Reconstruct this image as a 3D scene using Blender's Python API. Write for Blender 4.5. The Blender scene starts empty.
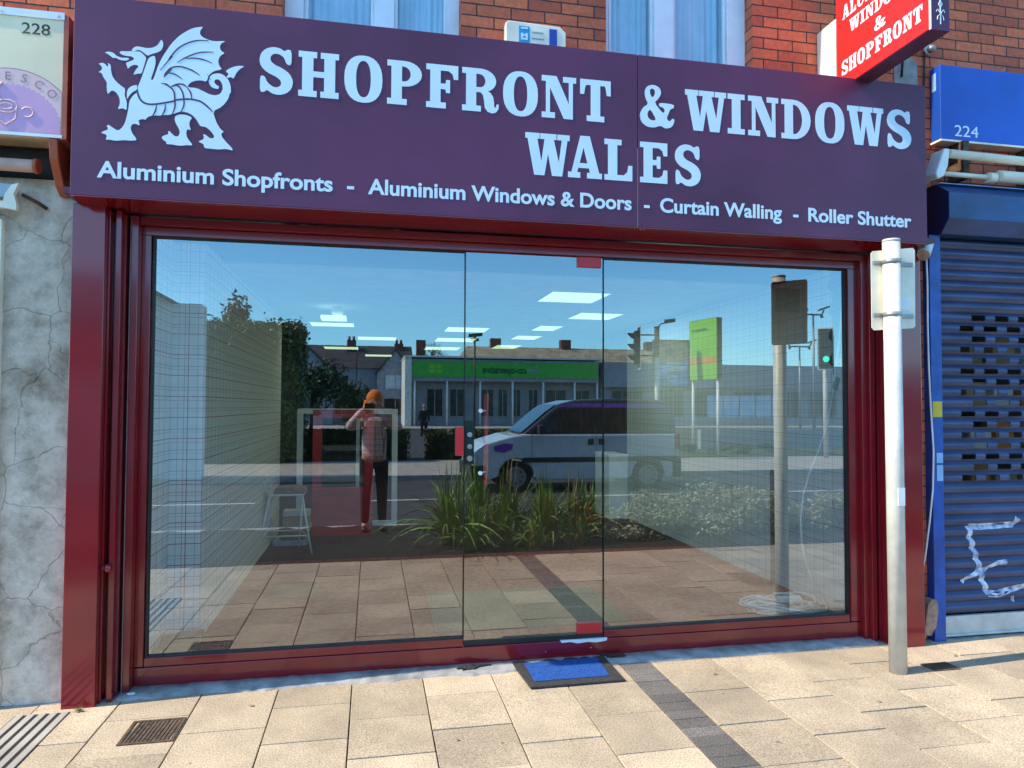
import bpy, bmesh, math, random
from mathutils import Vector, Matrix
random.seed(7)
S = bpy.context.scene
COL = S.collection
R = math.radians

# ---------------------------------------------------------------- materials
def nodes(name):
    m = bpy.data.materials.new(name); m.use_nodes = True
    nt = m.node_tree; nt.nodes.clear()
    out = nt.nodes.new('ShaderNodeOutputMaterial')
    return m, nt, out
def N(nt, kind, **kw):
    n = nt.nodes.new(kind)
    for k, v in kw.items():
        if k.startswith('i_'): n.inputs[k[2:].replace('_', ' ')].default_value = v
        else: setattr(n, k, v)
    return n
def pbr(name, col, rough=.6, metal=0, var=.15, scale=6, bump=0, bscale=60, spec=.5, coat=0, col2=None, dirt=0, trans=0, emit=0, ecol=None, stretch=None, rvar=.1):
    """Principled surface with two scales of noise in colour, a varying gloss and a fine bump."""
    m, nt, out = nodes(name); L = nt.links.new
    p = N(nt, 'ShaderNodeBsdfPrincipled'); L(p.outputs[0], out.inputs[0])
    tc = N(nt, 'ShaderNodeTexCoord')
    vec = tc.outputs['Object']
    if stretch:
        mp = N(nt, 'ShaderNodeMapping'); mp.inputs['Scale'].default_value = stretch
        L(vec, mp.inputs[0]); vec = mp.outputs[0]
    n1 = N(nt, 'ShaderNodeTexNoise'); n1.inputs['Scale'].default_value = scale; n1.inputs['Detail'].default_value = 6
    L(vec, n1.inputs['Vector'])
    c = Vector(col[:3]); c2 = Vector(col2[:3]) if col2 else c * (1 - var * 1.6)
    c1 = c * (1 + var * .6)
    mx = N(nt, 'ShaderNodeMix', data_type='RGBA')
    mx.inputs[6].default_value = (*c1, 1); mx.inputs[7].default_value = (*c2, 1)
    rp = N(nt, 'ShaderNodeValToRGB'); rp.color_ramp.elements[0].position = .35; rp.color_ramp.elements[1].position = .68
    L(n1.outputs['Fac'], rp.inputs[0]); L(rp.outputs[0], mx.inputs[0])
    colout = mx.outputs[2]
    if dirt:
        n3 = N(nt, 'ShaderNodeTexNoise'); n3.inputs['Scale'].default_value = scale * .35; n3.inputs['Detail'].default_value = 8
        n3.inputs['Roughness'].default_value = .7
        L(vec, n3.inputs['Vector'])
        r3 = N(nt, 'ShaderNodeValToRGB'); r3.color_ramp.elements[0].position = .5; r3.color_ramp.elements[1].position = .7
        L(n3.outputs['Fac'], r3.inputs[0])
        ml = N(nt, 'ShaderNodeMath', operation='MULTIPLY'); ml.inputs[1].default_value = dirt
        L(r3.outputs[0], ml.inputs[0])
        m3 = N(nt, 'ShaderNodeMix', data_type='RGBA'); m3.inputs[7].default_value = (.06, .05, .04, 1)
        L(ml.outputs[0], m3.inputs[0]); L(colout, m3.inputs[6]); colout = m3.outputs[2]
    L(colout, p.inputs['Base Color'])
    mr = N(nt, 'ShaderNodeMapRange'); mr.inputs['To Min'].default_value = max(.02, rough - rvar); mr.inputs['To Max'].default_value = min(1, rough + rvar)
    L(n1.outputs['Fac'], mr.inputs[0]); L(mr.outputs[0], p.inputs['Roughness'])
    p.inputs['Metallic'].default_value = metal
    p.inputs['Specular IOR Level'].default_value = spec
    p.inputs['Coat Weight'].default_value = coat
    p.inputs['Coat Roughness'].default_value = .08
    if bump:
        n2 = N(nt, 'ShaderNodeTexNoise'); n2.inputs['Scale'].default_value = bscale; n2.inputs['Detail'].default_value = 3
        L(vec, n2.inputs['Vector'])
        b = N(nt, 'ShaderNodeBump'); b.inputs['Strength'].default_value = bump; b.inputs['Distance'].default_value = .01
        L(n2.outputs['Fac'], b.inputs['Height']); L(b.outputs[0], p.inputs['Normal'])
    if emit:
        p.inputs['Emission Color'].default_value = (*(ecol or col), 1); p.inputs['Emission Strength'].default_value = emit
    return m

M = {}
# painted / metal
M['purple'] = pbr('fascia_purple_paint', (.118, .027, .074), .40, var=.16, scale=1.3, rvar=.10, coat=.0, spec=.35, dirt=.12)
M['purple_dark'] = pbr('purple_line_paint', (.085, .024, .068), .36, var=.05)
M['red'] = pbr('burgundy_powder_coat', (.225, .007, .013), .17, var=.10, scale=3, rvar=.05, coat=.5, bump=.04, bscale=7, dirt=.22)
M['red_shaded'] = pbr('burgundy_shaded', (.085, .004, .007), .35, var=.2, scale=8, dirt=.3)  # burgundy darkened to paint the shade under the shutter box
M['letter'] = pbr('white_vinyl_letter', (.66, .78, .86), .5, var=.03)
M['sign_red'] = pbr('projecting_sign_red', (.72, .020, .018), .35, var=.06, scale=3)
M['white'] = pbr('white_paint', (.82, .82, .79), .45, var=.08, dirt=.08)
M['cream'] = pbr('cream_paint', (.84, .77, .60), .5, var=.10, dirt=.10)
M['upvc'] = pbr('white_upvc', (.78, .80, .82), .30, var=.05, dirt=.06)
M['black'] = pbr('black_rubber', (.012, .012, .012), .5)
M['dark'] = pbr('dark_void', (.02, .018, .018), .8)
M['grey'] = pbr('grey_metal', (.32, .33, .33), .42, metal=.5, var=.15)
M['galv'] = pbr('galvanised_post', (.60, .585, .52), .42, metal=.0, var=.10, scale=9, dirt=.25, bump=.06, bscale=40)
M['chrome'] = pbr('brushed_steel', (.62, .63, .63), .22, metal=1, var=.08)
M['blue'] = pbr('blue_sign_panel', (.003, .075, .46), .42, var=.12, scale=3, coat=0)
M['blue_rail'] = pbr('blue_guide_rail_paint', (.006, .075, .36), .40, var=.2, scale=9, dirt=.25)
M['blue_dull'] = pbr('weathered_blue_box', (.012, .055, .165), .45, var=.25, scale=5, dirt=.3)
M['blue_shaded'] = pbr('shaded_blue_side', (.004, .012, .060), .4, var=.2)  # blue darkened to paint the shaded box end and guide slot
M['blue_mat'] = pbr('blue_bristle', (.006, .075, .33), .9, var=.3, scale=70, bump=.6, bscale=260)
M['rubber_mat'] = pbr('black_rubber_mat_edge', (.035, .034, .033), .8, var=.4, scale=90, bump=.5, bscale=220)
M['orange'] = pbr('terracotta_trim', (.42, .085, .030), .45, var=.2, scale=8)
M['salmon'] = pbr('faded_pink_tube', (.72, .48, .38), .5, var=.15)
M['curtain'] = pbr('net_curtain', (.80, .88, .90), .85, var=.10, scale=5, bump=.25, bscale=55, stretch=(1, 1, .35))
M['cable'] = pbr('white_cable', (.74, .74, .72), .45, var=.08, dirt=.15)
M['tan'] = pbr('weathered_tan_box', (.36, .22, .15), .7, var=.25, scale=25, dirt=.3, bump=.2)
M['concrete'] = pbr('concrete_fillet', (.34, .33, .31), .9, var=.25, scale=9, bump=.5, bscale=130, dirt=.35)
M['mortar'] = pbr('jointing_sand', (.085, .072, .055), .95, var=.4, scale=30, bump=.4)
M['iron'] = pbr('rusty_cast_iron', (.12, .075, .045), .75, metal=.3, var=.35, scale=35, bump=.4, bscale=150)
M['weed'] = pbr('weed_leaf', (.16, .24, .03), .6, var=.3)
M['debris'] = pbr('wet_dark_debris', (.035, .025, .018), .8, var=.4, scale=60, bump=.5)
M['render_base'] = None
M['timber'] = pbr('grey_timber', (.19, .15, .11), .75, var=.3, scale=25)
M['card'] = pbr('brown_card', (.26, .20, .12), .85, var=.25, scale=15)
M['yellow'] = pbr('yellow_sticker', (.65, .48, .03), .6, var=.15)
M['pale_blue'] = pbr('pale_blue_sticker', (.28, .48, .75), .6, var=.15)
M['aqua'] = pbr('alarm_turquoise', (.02, .30, .52), .4, var=.1)
M['deep_blue'] = pbr('alarm_blue', (.01, .05, .35), .4, var=.1)
M['goods_a'] = pbr('tan_carton', (.42, .28, .13), .8, var=.2); M['goods_b'] = pbr('white_carton', (.65, .62, .55), .8); M['goods_c'] = pbr('orange_carton', (.55, .20, .05), .8)
# interior
M['carpet'] = pbr('red_brown_floor', (.30, .062, .056), .8, var=.3, scale=20, bump=.3, bscale=200)
M['carpet_shaded'] = pbr('shaded_rear_carpet', (.045, .022, .021), .9, var=.3, scale=20, bump=.3, bscale=200)  # darker copy of the floor paints the dimness deeper in the shop
M['ceiling'] = pbr('ceiling_tile_white', (.60, .62, .60), .9, var=.06)
M['soffit'] = pbr('shaded_soffit', (.06, .05, .045), .9)  # dark colour stands for the unlit recess over the window
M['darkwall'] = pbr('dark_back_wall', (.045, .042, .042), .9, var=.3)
M['mat_grey'] = pbr('grey_green_doormat', (.15, .175, .12), .95, var=.2, scale=50, bump=.5, bscale=200)
M['door_red'] = pbr('display_door_red', (.62, .026, .030), .3, var=.08)
M['frame_pale'] = pbr('display_frame_white', (.86, .90, .92), .35, var=.05)
M['blue_film'] = pbr('pale_film', (.30, .45, .58), .4)
# outside
M['asphalt'] = pbr('road_asphalt', (.042, .042, .044), .88, var=.22, scale=2.2, bump=.4, bscale=240, dirt=.15)
M['kerb'] = pbr('kerb_stone', (.36, .35, .32), .9, var=.2, scale=8, bump=.3)
M['line'] = pbr('road_line_paint', (.62, .62, .58), .7, var=.2, scale=20)
M['farpave'] = pbr('far_paving', (.36, .33, .28), .9, var=.15, scale=3)
M['ground'] = pbr('worn_ground', (.10, .10, .09), .95, var=.25, scale=.6)
M['soil'] = pbr('bark_mulch', (.030, .019, .013), .95, var=.5, scale=45, bump=.9, bscale=130)
M['grass'] = pbr('verge_grass', (.06, .10, .025), .9, var=.4, scale=30, bump=.6)
M['blade'] = pbr('spiky_blade', (.15, .28, .04), .42, var=.45, scale=5, col2=(.09, .15, .025))
M['blade_dry'] = pbr('dry_blade', (.30, .21, .07), .6, var=.3, scale=5)
M['flower'] = pbr('orange_flower', (.62, .16, .02), .6)
M['shrubleaf'] = pbr('silvery_shrub_leaf', (.36, .37, .28), .7, var=.45, scale=8, col2=(.17, .20, .11))
M['ivy'] = pbr('ivy_leaf', (.070, .105, .022), .5, var=.5, scale=2.5, col2=(.028, .048, .012))
M['hedge'] = pbr('dark_green_leaf', (.045, .080, .022), .6, var=.5, scale=4)
M['bark'] = pbr('bark', (.09, .065, .045), .9, var=.4, scale=12, bump=.5)
M['autumn'] = pbr('thin_crown_leaf', (.16, .13, .06), .7, var=.4, scale=5)
M['bodywhite'] = pbr('van_white_paint', (.66, .67, .68), .22, coat=.7, var=.04)
M['bodydark'] = pbr('dark_car_paint', (.022, .028, .036), .2, coat=.8, var=.1)
M['plasticdark'] = pbr('dark_bumper_plastic', (.03, .03, .032), .5)
M['vanpurple'] = pbr('van_purple_strip', (.24, .07, .42), .35)
M['tyre'] = pbr('tyre_rubber', (.015, .015, .015), .8)
M['rim'] = pbr('wheel_trim', (.38, .39, .40), .35, metal=.6)
M['carglass'] = pbr('dark_car_glass', (.015, .022, .024), .06, spec=.9)
M['lens'] = pbr('headlamp_lens', (.65, .68, .7), .1, spec=.8)
M['taillens'] = pbr('tail_lamp_red', (.5, .01, .01), .2)
M['green'] = pbr('shop_sign_green', (.06, .44, .05), .45, var=.08)
M['lime'] = pbr('totem_lime', (.23, .62, .035), .45, var=.05)
M['totem_orange'] = pbr('totem_orange_band', (.75, .32, .08), .45)
M['cladding'] = pbr('grey_cladding', (.30, .32, .35), .6, var=.1, scale=.6)
M['rooftile'] = pbr('pale_roof_tiles', (.34, .29, .20), .85, var=.3, scale=1.5)
M['slate'] = pbr('dark_slate', (.045, .040, .042), .7, var=.3, scale=1.5)
M['housewall'] = pbr('blue_grey_render', (.27, .31, .37), .85, var=.12)
M['paler'] = pbr('pale_render', (.74, .74, .69), .85, var=.12, dirt=.1)
M['fardark'] = pbr('far_window', (.02, .024, .03), .15)
M['chimney'] = pbr('chimney_brick', (.16, .06, .045), .9, var=.3)
M['signal'] = pbr('signal_black', (.018, .018, .018), .55)
M['adframe'] = pbr('ad_frame', (.02, .02, .022), .4)
M['adbrown'] = pbr('ad_picture_brown', (.60, .27, .15), .4, var=.7, scale=3, col2=(.06, .06, .07))
M['adblue'] = pbr('ad_picture_blue', (.03, .25, .75), .4, var=.5, scale=3)
M['posterblue'] = pbr('poster_blue', (.10, .30, .55), .5, var=.7, scale=1.1, col2=(.60, .66, .70))
M['skin'] = pbr('skin', (.50, .27, .17), .55, var=.1, scale=20)
M['scarf'] = pbr('orange_cloth', (.78, .19, .015), .85, var=.15, scale=30, bump=.3)
M['trouser'] = pbr('dark_trouser_cloth', (.018, .018, .022), .9, var=.2)
M['shoe'] = pbr('dark_shoe', (.02, .018, .016), .5)
M['redsign'] = pbr('red_van_seat', (.4, .03, .03), .6)

def emis(name, col, s):
    m, nt, out = nodes(name)
    e = N(nt, 'ShaderNodeEmission'); e.inputs[0].default_value = (*col, 1); e.inputs[1].default_value = s
    nt.links.new(e.outputs[0], out.inputs[0]); return m
M['lamp'] = emis('lit_ceiling_diffuser', (.74, 1, .66), .42)
M['greenlamp'] = emis('green_signal_lens', (.02, 1, .62), 1.6)

def glass_mat(name, ior, tint, dirt=.0):
    """Thin coated shop glass: mirror on its outward faces by Fresnel, clear otherwise."""
    m, nt, out = nodes(name); L = nt.links.new
    fr = N(nt, 'ShaderNodeFresnel'); fr.inputs['IOR'].default_value = ior
    ge = N(nt, 'ShaderNodeNewGeometry')
    inv = N(nt, 'ShaderNodeMath', operation='SUBTRACT'); inv.inputs[0].default_value = 1
    L(ge.outputs['Backfacing'], inv.inputs[1])
    mul = N(nt, 'ShaderNodeMath', operation='MULTIPLY'); L(fr.outputs[0], mul.inputs[0]); L(inv.outputs[0], mul.inputs[1])
    tr = N(nt, 'ShaderNodeBsdfTransparent'); tr.inputs[0].default_value = (*tint, 1)
    gl = N(nt, 'ShaderNodeBsdfGlossy'); gl.inputs['Roughness'].default_value = 0
    gl.inputs[0].default_value = (.96, 1, 1, 1)
    mx = N(nt, 'ShaderNodeMixShader'); L(mul.outputs[0], mx.inputs[0]); L(tr.outputs[0], mx.inputs[1]); L(gl.outputs[0], mx.inputs[2])
    # a little dust and smears that scatter light
    tc = N(nt, 'ShaderNodeTexCoord'); n = N(nt, 'ShaderNodeTexNoise'); n.inputs['Scale'].default_value = 3; n.inputs['Detail'].default_value = 8
    L(tc.outputs['Object'], n.inputs['Vector'])
    mr = N(nt, 'ShaderNodeMapRange'); mr.inputs['From Min'].default_value = .45; mr.inputs['From Max'].default_value = .8; mr.inputs['To Max'].default_value = dirt
    L(n.outputs['Fac'], mr.inputs[0])
    df = N(nt, 'ShaderNodeBsdfDiffuse'); df.inputs[0].default_value = (.5, .5, .48, 1)
    m2 = N(nt, 'ShaderNodeMixShader'); L(mr.outputs[0], m2.inputs[0]); L(mx.outputs[0], m2.inputs[1]); L(df.outputs[0], m2.inputs[2])
    L(m2.outputs[0], out.inputs[0]); return m
M['glass'] = glass_mat('shop_glass', 2.98, (.94, .97, .96), .003)
M['doorglass'] = glass_mat('door_glass', 2.98, (.93, .97, .95), .003)
M['window'] = glass_mat('upstairs_glass', 1.6, (.85, .92, .96), .01)
M['glassedge'] = pbr('glass_edge_green', (.008, .022, .020), .2)

def brick_mat():
    m, nt, out = nodes('orange_brickwork'); L = nt.links.new
    p = N(nt, 'ShaderNodeBsdfPrincipled'); L(p.outputs[0], out.inputs[0])
    tc = N(nt, 'ShaderNodeTexCoord'); sx = N(nt, 'ShaderNodeSeparateXYZ'); L(tc.outputs['Object'], sx.inputs[0])
    ad = N(nt, 'ShaderNodeMath', operation='ADD'); L(sx.outputs[0], ad.inputs[0]); L(sx.outputs[1], ad.inputs[1])
    cb = N(nt, 'ShaderNodeCombineXYZ'); L(ad.outputs[0], cb.inputs[0]); L(sx.outputs[2], cb.inputs[1])
    wob = N(nt, 'ShaderNodeTexNoise'); wob.inputs['Scale'].default_value = 18; wob.inputs['Detail'].default_value = 4; L(cb.outputs[0], wob.inputs['Vector'])
    vm = N(nt, 'ShaderNodeVectorMath', operation='SCALE'); vm.inputs['Scale'].default_value = .006; L(wob.outputs['Color'], vm.inputs[0])
    va = N(nt, 'ShaderNodeVectorMath', operation='ADD'); L(cb.outputs[0], va.inputs[0]); L(vm.outputs[0], va.inputs[1])
    b = N(nt, 'ShaderNodeTexBrick'); L(va.outputs[0], b.inputs['Vector'])
    b.inputs['Scale'].default_value = 1; b.inputs['Brick Width'].default_value = .225; b.inputs['Row Height'].default_value = .0765
    b.inputs['Mortar Size'].default_value = .005; b.inputs['Mortar Smooth'].default_value = .25; b.inputs['Bias'].default_value = 0
    b.inputs['Color1'].default_value = (.74, .165, .068, 1); b.inputs['Color2'].default_value = (.42, .084, .042, 1); b.inputs['Mortar'].default_value = (.030, .026, .024, 1)
    n = N(nt, 'ShaderNodeTexNoise'); n.inputs['Scale'].default_value = 30; n.inputs['Detail'].default_value = 6; L(cb.outputs[0], n.inputs['Vector'])
    n2 = N(nt, 'ShaderNodeTexNoise'); n2.inputs['Scale'].default_value = 2.2; n2.inputs['Detail'].default_value = 5; L(cb.outputs[0], n2.inputs['Vector'])
    mm = N(nt, 'ShaderNodeMath', operation='ADD'); L(n.outputs[0], mm.inputs[0]); L(n2.outputs[0], mm.inputs[1])
    mr = N(nt, 'ShaderNodeMapRange'); mr.inputs['From Min'].default_value = .7; mr.inputs['From Max'].default_value = 1.3; mr.inputs['To Min'].default_value = .80; mr.inputs['To Max'].default_value = 1.28
    L(mm.outputs[0], mr.inputs[0])
    sc = N(nt, 'ShaderNodeVectorMath', operation='SCALE'); L(b.outputs['Color'], sc.inputs[0]); L(mr.outputs[0], sc.inputs['Scale'])
    L(sc.outputs[0], p.inputs['Base Color']); p.inputs['Roughness'].default_value = .85
    h = N(nt, 'ShaderNodeMath', operation='MULTIPLY_ADD'); L(b.outputs['Fac'], h.inputs[0]); h.inputs[1].default_value = -1
    hn = N(nt, 'ShaderNodeMath', operation='MULTIPLY'); L(n.outputs[0], hn.inputs[0]); hn.inputs[1].default_value = .35; L(hn.outputs[0], h.inputs[2])
    bp = N(nt, 'ShaderNodeBump'); bp.inputs['Strength'].default_value = .45; bp.inputs['Distance'].default_value = .006
    L(h.outputs[0], bp.inputs['Height']); L(bp.outputs[0], p.inputs['Normal'])
    return m
M['brick'] = brick_mat()

def render_mat():
    m, nt, out = nodes('cracked_cement_render'); L = nt.links.new
    p = N(nt, 'ShaderNodeBsdfPrincipled'); L(p.outputs[0], out.inputs[0]); p.inputs['Roughness'].default_value = .9
    tc = N(nt, 'ShaderNodeTexCoord')
    n0 = N(nt, 'ShaderNodeTexNoise'); n0.inputs['Scale'].default_value = 5; n0.inputs['Detail'].default_value = 6; L(tc.outputs['Object'], n0.inputs['Vector'])
    sc = N(nt, 'ShaderNodeVectorMath', operation='SCALE'); sc.inputs['Scale'].default_value = .22; L(n0.outputs['Color'], sc.inputs[0])
    ad = N(nt, 'ShaderNodeVectorMath', operation='ADD'); L(tc.outputs['Object'], ad.inputs[0]); L(sc.outputs[0], ad.inputs[1])
    v = N(nt, 'ShaderNodeTexVoronoi', feature='DISTANCE_TO_EDGE'); v.inputs['Scale'].default_value = 2.7; L(ad.outputs[0], v.inputs['Vector'])
    cr = N(nt, 'ShaderNodeValToRGB'); cr.color_ramp.elements[0].position = .0015; cr.color_ramp.elements[1].position = .008
    cr.color_ramp.elements[0].color = (1, 1, 1, 1); cr.color_ramp.elements[1].color = (0, 0, 0, 1)
    L(v.outputs['Distance'], cr.inputs[0])
    n1 = N(nt, 'ShaderNodeTexNoise'); n1.inputs['Scale'].default_value = 2.6; n1.inputs['Detail'].default_value = 9; n1.inputs['Roughness'].default_value = .68; L(tc.outputs['Object'], n1.inputs['Vector'])
    r1 = N(nt, 'ShaderNodeValToRGB')
    e = r1.color_ramp.elements; e[0].position = .30; e[0].color = (.25, .175, .105, 1); e[1].position = .62; e[1].color = (.70, .60, .475, 1)
    k = r1.color_ramp.elements.new(.47); k.color = (.56, .465, .35, 1)
    L(n1.outputs['Fac'], r1.inputs[0])
    n2 = N(nt, 'ShaderNodeTexNoise'); n2.inputs['Scale'].default_value = 9; n2.inputs['Detail'].default_value = 9; n2.inputs['Roughness'].default_value = .75; L(tc.outputs['Object'], n2.inputs['Vector'])
    r2 = N(nt, 'ShaderNodeValToRGB'); r2.color_ramp.elements[0].position = .38; r2.color_ramp.elements[1].position = .55; L(n2.outputs['Fac'], r2.inputs[0])
    mA = N(nt, 'ShaderNodeMix', data_type='RGBA', blend_type='MULTIPLY'); mA.inputs[0].default_value = .32
    L(r1.outputs[0], mA.inputs[6]); L(r2.outputs[0], mA.inputs[7])
    mB = N(nt, 'ShaderNodeMix', data_type='RGBA'); mB.inputs[7].default_value = (.06, .05, .04, 1)
    fm = N(nt, 'ShaderNodeMath', operation='MULTIPLY'); fm.inputs[1].default_value = .34; L(cr.outputs[0], fm.inputs[0])
    L(fm.outputs[0], mB.inputs[0]); L(mA.outputs[2], mB.inputs[6]); L(mB.outputs[2], p.inputs['Base Color'])
    h = N(nt, 'ShaderNodeMath', operation='SUBTRACT'); L(n2.outputs[0], h.inputs[0]); L(cr.outputs[0], h.inputs[1])
    bp = N(nt, 'ShaderNodeBump'); bp.inputs['Strength'].default_value = .6; bp.inputs['Distance'].default_value = .012
    L(h.outputs[0], bp.inputs['Height']); L(bp.outputs[0], p.inputs['Normal'])
    return m
M['render'] = render_mat()

def slab_mat(name, base, speck):
    m, nt, out = nodes(name); L = nt.links.new
    p = N(nt, 'ShaderNodeBsdfPrincipled'); L(p.outputs[0], out.inputs[0]); p.inputs['Roughness'].default_value = .88
    tc = N(nt, 'ShaderNodeTexCoord'); at = N(nt, 'ShaderNodeAttribute', attribute_name='tone')
    n = N(nt, 'ShaderNodeTexNoise'); n.inputs['Scale'].default_value = 135; n.inputs['Detail'].default_value = 3; L(tc.outputs['Object'], n.inputs['Vector'])
    r = N(nt, 'ShaderNodeValToRGB'); e = r.color_ramp.elements
    e[0].position = .36; e[0].color = tuple(c * .62 for c in base) + (1,); e[1].position = .64; e[1].color = tuple(min(1, c * 1.08) for c in speck) + (1,)
    k = e.new(.49); k.color = (*base, 1)
    L(n.outputs[0], r.inputs[0])
    n2 = N(nt, 'ShaderNodeTexNoise'); n2.inputs['Scale'].default_value = 1.7; n2.inputs['Detail'].default_value = 8; n2.inputs['Roughness'].default_value = .65; L(tc.outputs['Object'], n2.inputs['Vector'])
    mr = N(nt, 'ShaderNodeMapRange'); mr.inputs['From Min'].default_value = .3; mr.inputs['From Max'].default_value = .7; mr.inputs['To Min'].default_value = .66; mr.inputs['To Max'].default_value = 1.18
    L(n2.outputs[0], mr.inputs[0])
    mt = N(nt, 'ShaderNodeMath', operation='MULTIPLY'); L(mr.outputs[0], mt.inputs[0]); L(at.outputs['Fac'], mt.inputs[1])
    # small dark stains
    v = N(nt, 'ShaderNodeTexVoronoi'); v.inputs['Scale'].default_value = 4.6; L(tc.outputs['Object'], v.inputs['Vector'])
    n3 = N(nt, 'ShaderNodeTexNoise'); n3.inputs['Scale'].default_value = 24; L(tc.outputs['Object'], n3.inputs['Vector'])
    m3 = N(nt, 'ShaderNodeMath', operation='MULTIPLY_ADD'); L(n3.outputs[0], m3.inputs[0]); m3.inputs[1].default_value = .08; L(v.outputs['Distance'], m3.inputs[2])
    rs = N(nt, 'ShaderNodeValToRGB'); rs.color_ramp.elements[0].position = .068; rs.color_ramp.elements[1].position = .095
    rs.color_ramp.elements[0].color = (.45, .43, .41, 1); L(m3.outputs[0], rs.inputs[0])
    sc = N(nt, 'ShaderNodeVectorMath', operation='SCALE'); L(r.outputs[0], sc.inputs[0]); L(mt.outputs[0], sc.inputs['Scale'])
    mu = N(nt, 'ShaderNodeVectorMath', operation='MULTIPLY'); L(sc.outputs[0], mu.inputs[0]); L(rs.outputs[0], mu.inputs[1])
    L(mu.outputs[0], p.inputs['Base Color'])
    bp = N(nt, 'ShaderNodeBump'); bp.inputs['Strength'].default_value = .4; bp.inputs['Distance'].default_value = .003
    L(n.outputs[0], bp.inputs['Height']); L(bp.outputs[0], p.inputs['Normal'])
    return m
M['slab'] = slab_mat('beige_textured_slab', (.44, .348, .24), (.52, .43, .305))
M['paver'] = slab_mat('dark_grey_paver', (.105, .095, .085), (.17, .155, .14))

def plaid_mat(name, base, red=1.0, scale=1.0, k=1.0):
    """White wallpaper printed with a window-pane tartan of thin dark and red lines."""
    m, nt, out = nodes(name); L = nt.links.new
    p = N(nt, 'ShaderNodeBsdfPrincipled'); L(p.outputs[0], out.inputs[0]); p.inputs['Roughness'].default_value = .7
    tc = N(nt, 'ShaderNodeTexCoord'); sx = N(nt, 'ShaderNodeSeparateXYZ'); L(tc.outputs['Object'], sx.inputs[0])
    ad = N(nt, 'ShaderNodeMath', operation='ADD'); L(sx.outputs[0], ad.inputs[0]); L(sx.outputs[1], ad.inputs[1])
    def line(src, period, off, width):
        a = N(nt, 'ShaderNodeMath', operation='ADD'); L(src, a.inputs[0]); a.inputs[1].default_value = off + 20
        b = N(nt, 'ShaderNodeMath', operation='MODULO'); L(a.outputs[0], b.inputs[0]); b.inputs[1].default_value = period
        c = N(nt, 'ShaderNodeMath', operation='LESS_THAN'); L(b.outputs[0], c.inputs[0]); c.inputs[1].default_value = width
        return c.outputs[0]
    def mx(a, b):
        o = N(nt, 'ShaderNodeMath', operation='MAXIMUM'); L(a, o.inputs[0]); L(b, o.inputs[1]); return o.outputs[0]
    U, V = ad.outputs[0], sx.outputs[2]
    s = scale
    g = mx(mx(line(U, .125 * s, 0, .004), line(V, .145 * s, .01, .005)), line(V, .145 * s, .030, .003))
    r = mx(mx(line(U, .125 * s, .062, .0065), line(V, .145 * s, .075, .006)), mx(line(U, .125 * s, .085, .0035), line(V, .29 * s, .10, .003)))
    m1 = N(nt, 'ShaderNodeMix', data_type='RGBA'); m1.inputs[6].default_value = (*base, 1); m1.inputs[7].default_value = (.12, .12, .14, 1)
    gm = N(nt, 'ShaderNodeMath', operation='MULTIPLY'); gm.inputs[1].default_value = .6 * k; L(g, gm.inputs[0]); L(gm.outputs[0], m1.inputs[0])
    m2 = N(nt, 'ShaderNodeMix', data_type='RGBA'); m2.inputs[7].default_value = (.28 * red + .05, .03, .05, 1)
    rm = N(nt, 'ShaderNodeMath', operation='MULTIPLY'); rm.inputs[1].default_value = .85 * k; L(r, rm.inputs[0]); L(rm.outputs[0], m2.inputs[0])
    L(m1.outputs[2], m2.inputs[6]); L(m2.outputs[2], p.inputs['Base Color'])
    return m
M['plaid'] = plaid_mat('tartan_wallpaper', (.86, .88, .87))
M['plaid_r'] = plaid_mat('blue_white_check_wallpaper', (.60, .63, .67), .2, 1.0, .6)
M['shirt'] = plaid_mat('pale_check_shirt', (.72, .58, .58), .6, .5)

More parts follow.
